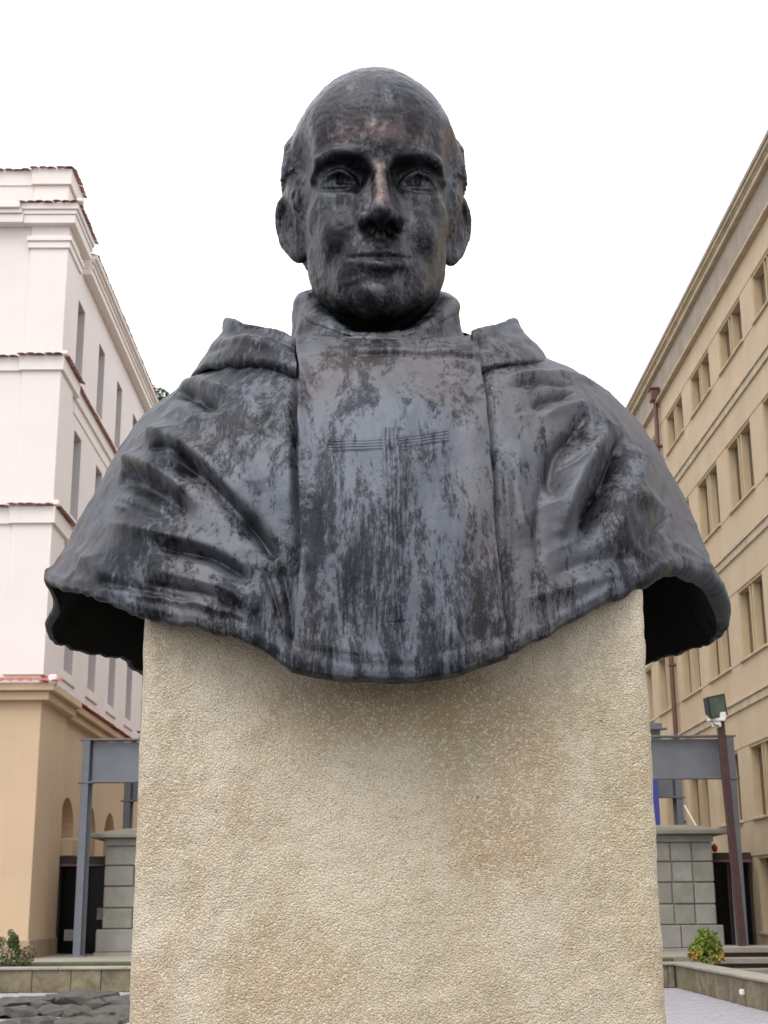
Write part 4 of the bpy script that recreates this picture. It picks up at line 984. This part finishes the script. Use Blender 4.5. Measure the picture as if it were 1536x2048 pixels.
# ---------- standing collar ----------
def build_collar():
    n, m = 220, 60; ph = np.linspace(-math.pi, math.pi, n, endpoint=False); c = np.cos(ph); s = np.sin(ph); f = (1+c)/2
    zt = 2.760-.200*f**2; zb = 2.615-.07*f**1.5
    def ring(rx, ry, z, oy=0): return np.stack([.018+rx*s, 2.475+oy-ry*c, z], -1)
    k = .010*np.sin(3*ph+.6)
    ctl = [ring(.222, .192, zb-.05), ring(.185, .205, zb), ring(.159, .186, zb*.65+zt*.35), ring(.153+k*.3, .182, zb*.25+zt*.75), ring(.152, .182, zt-.006), ring(.143, .173, zt+.007), ring(.128, .158, zt+.012), ring(.112, .143, zt+.010), ring(.095, .125, zt-.03)]
    ctl = np.stack(ctl, 1); V = np.stack([cspline(ctl[i], m, False) for i in range(n)], 0)
    N = grid_normals(V, True); sg = np.sign((N[:, :20]*(V[:, :20]-np.array([.018, 2.475, 2.6]))).sum(-1).mean()); N *= sg
    V += N*(.006*fbm(V*np.array([12, 12, 9]), 2, 51)+.002*fbm(V*40, 2, 52))[..., None]
    addv('collar', V, quads(n, m, True), M['bronze'])
build_collar()
# ---------- the head: smooth-blended solid, polygonised on a grid (life-size cm, front = -y) ----------
def smin(a, b, k):
    h = np.clip(.5+.5*(b-a)/k, 0, 1); return b+(a-b)*h-k*h*(1-h)
def smax(a, b, k): return -smin(-a, -b, k)
def ell(p, c, r):
    q = [(p[i]-c[i])/r[i] for i in range(3)]; k0 = np.sqrt(q[0]**2+q[1]**2+q[2]**2)+1e-6
    k1 = np.sqrt((q[0]/r[0])**2+(q[1]/r[1])**2+(q[2]/r[2])**2)+1e-6
    return k0*(k0-1)/k1
def cap(p, a, b, ra, rb=None):
    rb = ra if rb is None else rb
    ba = [b[i]-a[i] for i in range(3)]; L = sum(x*x for x in ba)
    h = np.clip(((p[0]-a[0])*ba[0]+(p[1]-a[1])*ba[1]+(p[2]-a[2])*ba[2])/L, 0, 1)
    d = np.sqrt((p[0]-a[0]-ba[0]*h)**2+(p[1]-a[1]-ba[1]*h)**2+(p[2]-a[2]-ba[2]*h)**2)
    return d-(ra+(rb-ra)*h)
def chain(p, pts, rs):
    d = None
    for i in range(len(pts)-1):
        e = cap(p, pts[i], pts[i+1], rs[i], rs[i+1]); d = e if d is None else np.minimum(d, e)
    return d
def head_sdf(x, y, z):
    ax = np.abs(x); p = (ax, y, z)
    d = ell(p, (0, 1.0, 5.3), (7.55, 9.75, 9.75))                              # cranium
    d = smin(d, ell(p, (0, -4.4, 5.6), (5.8, 4.25, 5.6)), 2.0)                  # forehead
    d = smin(d, ell(p, (0, -2.6, -2.6), (5.55, 5.75, 7.2)), 1.6)                # face block
    d = smin(d, ell(p, (3.55, -1.7, -3.4), (1.35, 2.4, 2.6)), 1.5)               # jaw angle
    d = smin(d, cap(p, (3.35, -2.8, -5.0), (.9, -6.2, -8.1), .95, 1.15), 1.8)  # jaw line
    d = smin(d, ell(p, (0, -6.7, -8.4), (2.2, 2.1, 1.85)), 1.1)               # chin
    d = smin(d, ell(p, (1.9, -6.0, -7.2), (1.5, 1.5, 1.5)), 1.2)              # pad beside the chin
    d = smin(d, ell(p, (0, -6.2, -5.6), (3.3, 2.8, 2.7)), 1.2)                # muzzle
    d = smin(d, ell(p, (3.6, -5.1, -.8), (1.9, 1.8, 1.8)), 1.3)              # cheek bone
    d = smin(d, ell(p, (3.1, -5.6, -3.0), (1.9, 1.6, 2.3)), 1.0); d = smin(d, ell(p, (2.85, -6.55, -3.15), (1.55, 1.45, 1.6)), .9)               # cheek
    d = smin(d, cap(p, (0, 1.2, -3), (0, 2.2, -16), 4.9, 5.6), 1.2)            # neck
    d = smin(d, chain(p, [(.75, -8.1, 2.15), (2.1, -8.3, 2.85), (3.5, -8.0, 3.2), (4.75, -6.95, 2.9), (5.35, -5.7, 2.1)], [.45, .48, .48, .40, .28]), .55)   # brow
    d = smax(d, -ell(p, (3.2, -8.4, 1.45), (2.35, 2.45, 1.3)), .5)          # eye socket
    d = smax(d, -ell(p, (1.6, -8.6, 1.15), (.75, 1.75, 1.3)), .5)                # inner corner
    d = smin(d, np.sqrt((ax-3.1)**2+(y+5.88)**2+(z-1.48)**2)-1.33, .12)        # eyeball
    ul = chain(p, [(1.75, -6.8, 1.2), (2.3, -7.17, 1.7), (3.1, -7.38, 1.98), (3.9, -7.08, 1.8), (4.5, -6.35, 1.28)], [.15, .23, .27, .25, .18])
    d = smin(d, ul, .22)
    ul2 = chain(p, [(1.8, -6.6, 1.8), (3.1, -6.9, 2.4), (4.6, -6.2, 1.9)], [.2, .28, .28]); d = smin(d, ul2, .5)
    ll = chain(p, [(1.75, -6.8, 1.15), (2.4, -7.1, .9), (3.1, -7.2, .82), (3.9, -6.92, .92), (4.5, -6.35, 1.22)], [.12, .16, .18, .16, .13])
    d = smin(d, ll, .22)
    d = smin(d, chain(p, [(1.9, -6.7, .3), (3.1, -6.85, -.05), (4.3, -6.2, .3)], [.25, .36, .28]), .7)   # bag
    d = smin(d, chain(p, [(0, -7.7, 3.0), (0, -8.35, 1.6), (0, -9.2, -.5), (0, -10.1, -2.2)], [.72, .58, .66, .80]), .6)  # nose ridge
    d = smin(d, cap(p, (.55, -7.4, 1.0), (1.0, -8.3, -2.6), .5, .7), .8)     # nose flanks
    d = smin(d, ell(p, (0, -10.1, -2.9), (1.02, 1.05, .88)), .45)              # tip
    d = smin(d, ell(p, (1.24, -8.95, -3.05), (.7, 1.05, .78)), .4)             # wing
    d = smin(d, cap(p, (0, -9.9, -3.4), (0, -8.7, -3.85), .36, .4), .35)         # columella
    d = smax(d, -ell(p, (.72, -9.3, -3.85), (.45, .8, .42)), .25)              # nostril
    d = smax(d, -chain(p, [(1.85, -8.7, -2.8), (2.15, -8.65, -3.7), (2.85, -8.3, -4.7), (3.6, -7.5, -5.7)], [.2, .32, .36, .2]), .4)   # nasolabial
    d = smin(d, chain(p, [(2.8, -7.4, -5.6), (1.6, -8.4, -5.72), (.55, -8.85, -5.66), (0, -8.83, -5.74)], [.14, .24, .3, .28]), .42)    # upper lip
    d = smin(d, chain(p, [(2.8, -7.5, -5.85), (1.5, -8.38, -6.5), (0, -8.8, -6.75)], [.14, .36, .48]), .38)                               # lower lip
    d = smax(d, -chain(p, [(3.6, -7.3, -5.05), (3.08, -7.85, -5.62), (1.6, -8.82, -6.06), (.5, -9.2, -6.08), (0, -9.15, -6.16)], [.08, .13, .2, .2, .19]), .18)     # mouth line
    d = smax(d, -cap(p, (3.4, -7.75, -5.3), (3.55, -7.5, -5.75), .22), .45)     # mouth corner
    d = smax(d, -ell(p, (0, -9.55, -7.72), (1.25, 1.1, .5)), .7)               # crease over the chin
    d = smax(d, -cap(p, (0, -9.35, -4.35), (0, -9.35, -5.25), .26), .3)        # philtrum
    d = smax(d, -ell(p, (0, -9.45, -9.0), (.35, .6, .8)), .6)                  # chin dimple
    d = smax(d, -ell(p, (7.1, -4.9, 4.6), (1.5, 2.6, 2.6)), 1.6)               # temple hollow
    d = smax(d, -ell(p, (6.3, -5.9, -5.0), (1.2, 2.0, 2.6)), 1.4)              # cheek hollow
    return d
def ear_sdf(x, y, z):
    ax = np.abs(x); c = math.cos(math.radians(52)); s = math.sin(math.radians(52))
    X, Y, Z = ax-6.0, y-(-.55), z-.85
    Z2 = Z*.985-0*Y; lean = .16*Z
    u = X*c+Y*s-lean; w = X*s-Y*c; v = Z2; p = (u, w, v)
    tap = 1+.24*np.clip(v/3, -1, 1)
    e = np.sqrt(((u-1.35)/(1.5*tap))**2+((v-.45)/2.75)**2)
    plate = ell(p, (1.15, -.12, .35), (1.65, .36, 2.7))
    ring = np.sqrt(((e-1)*1.9)**2+(w-.2)**2)-.33
    ring = np.where(u > -.3, ring, 1.+0*ring)
    d = smin(plate, ring, .3)
    d = smin(d, ell(p, (.75, .0, -2.55), (.85, .42, .85)), .45)                # lobe
    anti = np.abs(np.sqrt(((u-1.15)/1.05)**2+((v-.25)/1.75)**2)-1)*1.3
    d = smin(d, np.where(u > .9, np.sqrt(anti**2+(w-.1)**2)-.26, 1.), .25)
    d = smax(d, -ell(p, (.8, .55, -.3), (.95, .85, 1.4)), .25)
    d = smin(d, cap(p, (-.05, .15, -.9), (-.05, .2, -.2), .32), .25)
    d = smin(d, cap(p, (-.2, -.4, 2.2), (-.2, -.4, -2.2), .8), .6)
    return d
def full_head(x, y, z):
    return smin(head_sdf(x, y, z), ear_sdf(x, y, z), .35)
def polygonise(fn, lo, hi, h, blk=4):
    n = [int(math.ceil((hi[i]-lo[i])/h/blk))*blk for i in range(3)]; nb = [k//blk for k in n]
    cx, cy, cz = [lo[i]+(np.arange(nb[i])+.5)*blk*h-.5*h for i in range(3)]
    A, B, C_ = np.meshgrid(cx, cy, cz, indexing='ij'); co = fn(A, B, C_).astype(np.float32)
    Dn = np.repeat(np.repeat(np.repeat(co, blk, 0), blk, 1), blk, 2)
    act = np.argwhere(np.abs(co) < blk*h*1.6)
    o_ = np.arange(blk); ii = act[:, 0, None]*blk+np.repeat(o_, blk*blk)[None]; jj = act[:, 1, None]*blk+np.tile(np.repeat(o_, blk), blk)[None]; kk = act[:, 2, None]*blk+np.tile(o_, blk*blk)[None]
    ii, jj, kk = ii.ravel(), jj.ravel(), kk.ravel()
    for a in range(0, len(ii), 400000):
        s_ = slice(a, a+400000)
        Dn[ii[s_], jj[s_], kk[s_]] = fn((lo[0]+ii[s_]*h).astype(np.float32), (lo[1]+jj[s_]*h).astype(np.float32), (lo[2]+kk[s_]*h).astype(np.float32))
    neg = Dn < 0
    cnt = np.zeros([k-1 for k in n], np.int8); 
    for dx in (0, 1):
        for dy in (0, 1):
            for dz in (0, 1): cnt += neg[dx:n[0]-1+dx, dy:n[1]-1+dy, dz:n[2]-1+dz]
    mixed = (cnt > 0) & (cnt < 8); cells = np.argwhere(mixed); vid = -np.ones(mixed.shape, np.int64); vid[mixed] = np.arange(len(cells))
    acc = np.zeros((len(cells), 3)); num = np.zeros(len(cells))
    for axs in range(3):
        o1, o2 = [k for k in range(3) if k != axs]
        for a in (0, 1):
            for b in (0, 1):
                p0 = cells.copy(); p0[:, o1] += a; p0[:, o2] += b; p1 = p0.copy(); p1[:, axs] += 1
                v0 = Dn[p0[:, 0], p0[:, 1], p0[:, 2]]; v1 = Dn[p1[:, 0], p1[:, 1], p1[:, 2]]
                m = (v0 < 0) != (v1 < 0); t = v0[m]/(v0[m]-v1[m]); q = p0[m].astype(float); q[:, axs] += t
                acc[m] += q; num[m] += 1
    V = acc/num[:, None]*h+np.array(lo)
    Fs = []
    for axs in range(3):
        o1, o2 = [(1, 2), (2, 0), (0, 1)][axs]
        sl0 = [slice(None)]*3; sl1 = [slice(None)]*3; sl0[axs] = slice(0, n[axs]-1); sl1[axs] = slice(1, n[axs])
        cr = np.argwhere(neg[tuple(sl0)] != neg[tuple(sl1)]); cr = cr[(cr[:, o1] > 0) & (cr[:, o2] > 0) & (cr[:, o1] < n[o1]-1) & (cr[:, o2] < n[o2]-1)]
        inside = neg[cr[:, 0], cr[:, 1], cr[:, 2]]; q = []
        for (a, b) in ((0, 0), (-1, 0), (-1, -1), (0, -1)):
            c = cr.copy(); c[:, o1] += a; c[:, o2] += b; q.append(vid[c[:, 0], c[:, 1], c[:, 2]])
        q = np.stack(q, -1); q[~inside] = q[~inside][:, ::-1]; Fs.append(q)
    return V, np.concatenate(Fs)
def vert_normals(V, Fq):
    n = np.cross(V[Fq[:, 2]]-V[Fq[:, 0]], V[Fq[:, 3]]-V[Fq[:, 1]]); N = np.zeros_like(V)
    for k in range(4):
        for c in range(3): N[:, c] += np.bincount(Fq[:, k], n[:, c], len(V))
    return N/(np.linalg.norm(N, axis=1, keepdims=True)+1e-9)
def relax(V, Fq, it, lam=.5):
    for _ in range(it):
        S_ = np.zeros_like(V); c = np.zeros(len(V))
        for k in range(4):
            for j in (1, 3):
                a, b = Fq[:, k], Fq[:, (k+j) % 4]; c += np.bincount(a, minlength=len(V))
                for d in range(3): S_[:, d] += np.bincount(a, V[b, d], len(V))
        V = V+lam*(S_/c[:, None]-V)
    return V
def build_head():
    V, Fq = polygonise(full_head, (-9.4, -11.6, -15.), (9.4, 11.4, 15.6), .12)
    V = relax(V, Fq, 2, .5); N = vert_normals(V, Fq)
    if (N*(V-np.array([0, 0, 3.]))).sum(1).mean() < 0: N = -N; Fq = Fq[:, ::-1]
    ax = np.abs(V[:, 0]); x, y, z = V.T
    # hair mass round the sides and back, with combed locks
    line = -3.6+np.clip((z-3)/9, 0, 1.4)*4.6+.5*vnoise(V*.9, 3)               # y of the hairline rises backwards
    inear = (ax > 6.55) & (z < 4.9) & (z > -3.4) & (y < 3.2) & (y > -2.2)
    hm = sstep(-.25, .45, y-line)*sstep(12.6, 11.2, z+.5*vnoise(V*.8, 5))*sstep(-2.5, .5, z+.35*y)*sstep(3.2, 5.0, ax+np.clip(y, 0, 9)*.7)*(~inear)
    flow = vnoise(np.stack([y*1.1+z*.45, z*.35-y*.3, ax*.4], -1)*2.0, 9)+.8*vnoise(np.stack([y*2.3+z*1.0, z*.6-y*.5, ax*.6], -1)*2.6, 14)
    off = hm*(.30+.13*flow)
    # iris ring and pupil cut into the eyeballs
    for sx in (-1, 1):
        d = np.sqrt((x-sx*3.08)**2+(z-1.42)**2); fr = (y < -6.4)&(np.abs(z-1.42) < .6)
        off -= fr*(.10*np.exp(-((d-.62)/.10)**2)+.50*np.exp(-(d/.34)**2))
    # wrinkles and modelling marks
    fr = y < -5
    off -= fr*.03*np.exp(-((z-(6.0+.25*np.cos(x*.5)))/.22)**2)*sstep(4.2, 2.5, ax)
    off -= fr*.025*np.exp(-((z-(7.6+.3*np.cos(x*.45)))/.22)**2)*sstep(4.0, 2.2, ax)
    off -= fr*.10*np.exp(-((x-.05)/.12)**2)*np.exp(-((z-8.0)/.7)**2)
    off += .045*fbm(V*.8, 2, 61)+.03*fbm(V*2.6, 2, 62)
    # sharp upper edge of the brows
    bz = 3.5-.075*(ax-3.1)**2-.15*np.clip(1.8-ax, 0, 2)
    off += (y < -4.5)*.10*np.exp(-((z-bz)/.30)**2)*sstep(.7, 1.6, ax)*sstep(5.9, 5.0, ax)*(1+.5*vnoise(V*np.array([3., 1, 1]), 8))
    V0 = V; V = V+N*off[:, None]
    th = math.radians(2.6); R_ = np.array([[math.cos(th), -math.sin(th), 0], [math.sin(th), math.cos(th), 0], [0, 0, 1]])
    V = (V@R_.T)*.0228+np.array([.0145, 2.46, 2.83])
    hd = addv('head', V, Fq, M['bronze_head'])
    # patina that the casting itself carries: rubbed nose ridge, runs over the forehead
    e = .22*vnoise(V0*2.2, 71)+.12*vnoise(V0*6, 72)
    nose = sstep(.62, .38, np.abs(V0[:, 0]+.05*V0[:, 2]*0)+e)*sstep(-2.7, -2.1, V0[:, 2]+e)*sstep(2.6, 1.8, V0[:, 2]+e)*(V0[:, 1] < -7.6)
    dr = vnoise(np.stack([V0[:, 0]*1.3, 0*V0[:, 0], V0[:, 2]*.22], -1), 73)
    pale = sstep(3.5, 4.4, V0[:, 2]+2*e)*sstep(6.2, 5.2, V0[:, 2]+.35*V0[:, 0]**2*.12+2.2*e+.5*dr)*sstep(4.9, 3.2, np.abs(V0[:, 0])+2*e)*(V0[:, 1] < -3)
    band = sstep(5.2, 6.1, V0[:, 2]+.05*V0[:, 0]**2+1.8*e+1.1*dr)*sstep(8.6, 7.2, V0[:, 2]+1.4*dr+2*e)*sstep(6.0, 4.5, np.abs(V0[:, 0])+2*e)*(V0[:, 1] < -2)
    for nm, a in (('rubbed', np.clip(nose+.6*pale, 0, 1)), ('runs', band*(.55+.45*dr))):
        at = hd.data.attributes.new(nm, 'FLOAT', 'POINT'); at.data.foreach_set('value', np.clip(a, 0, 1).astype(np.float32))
build_head()
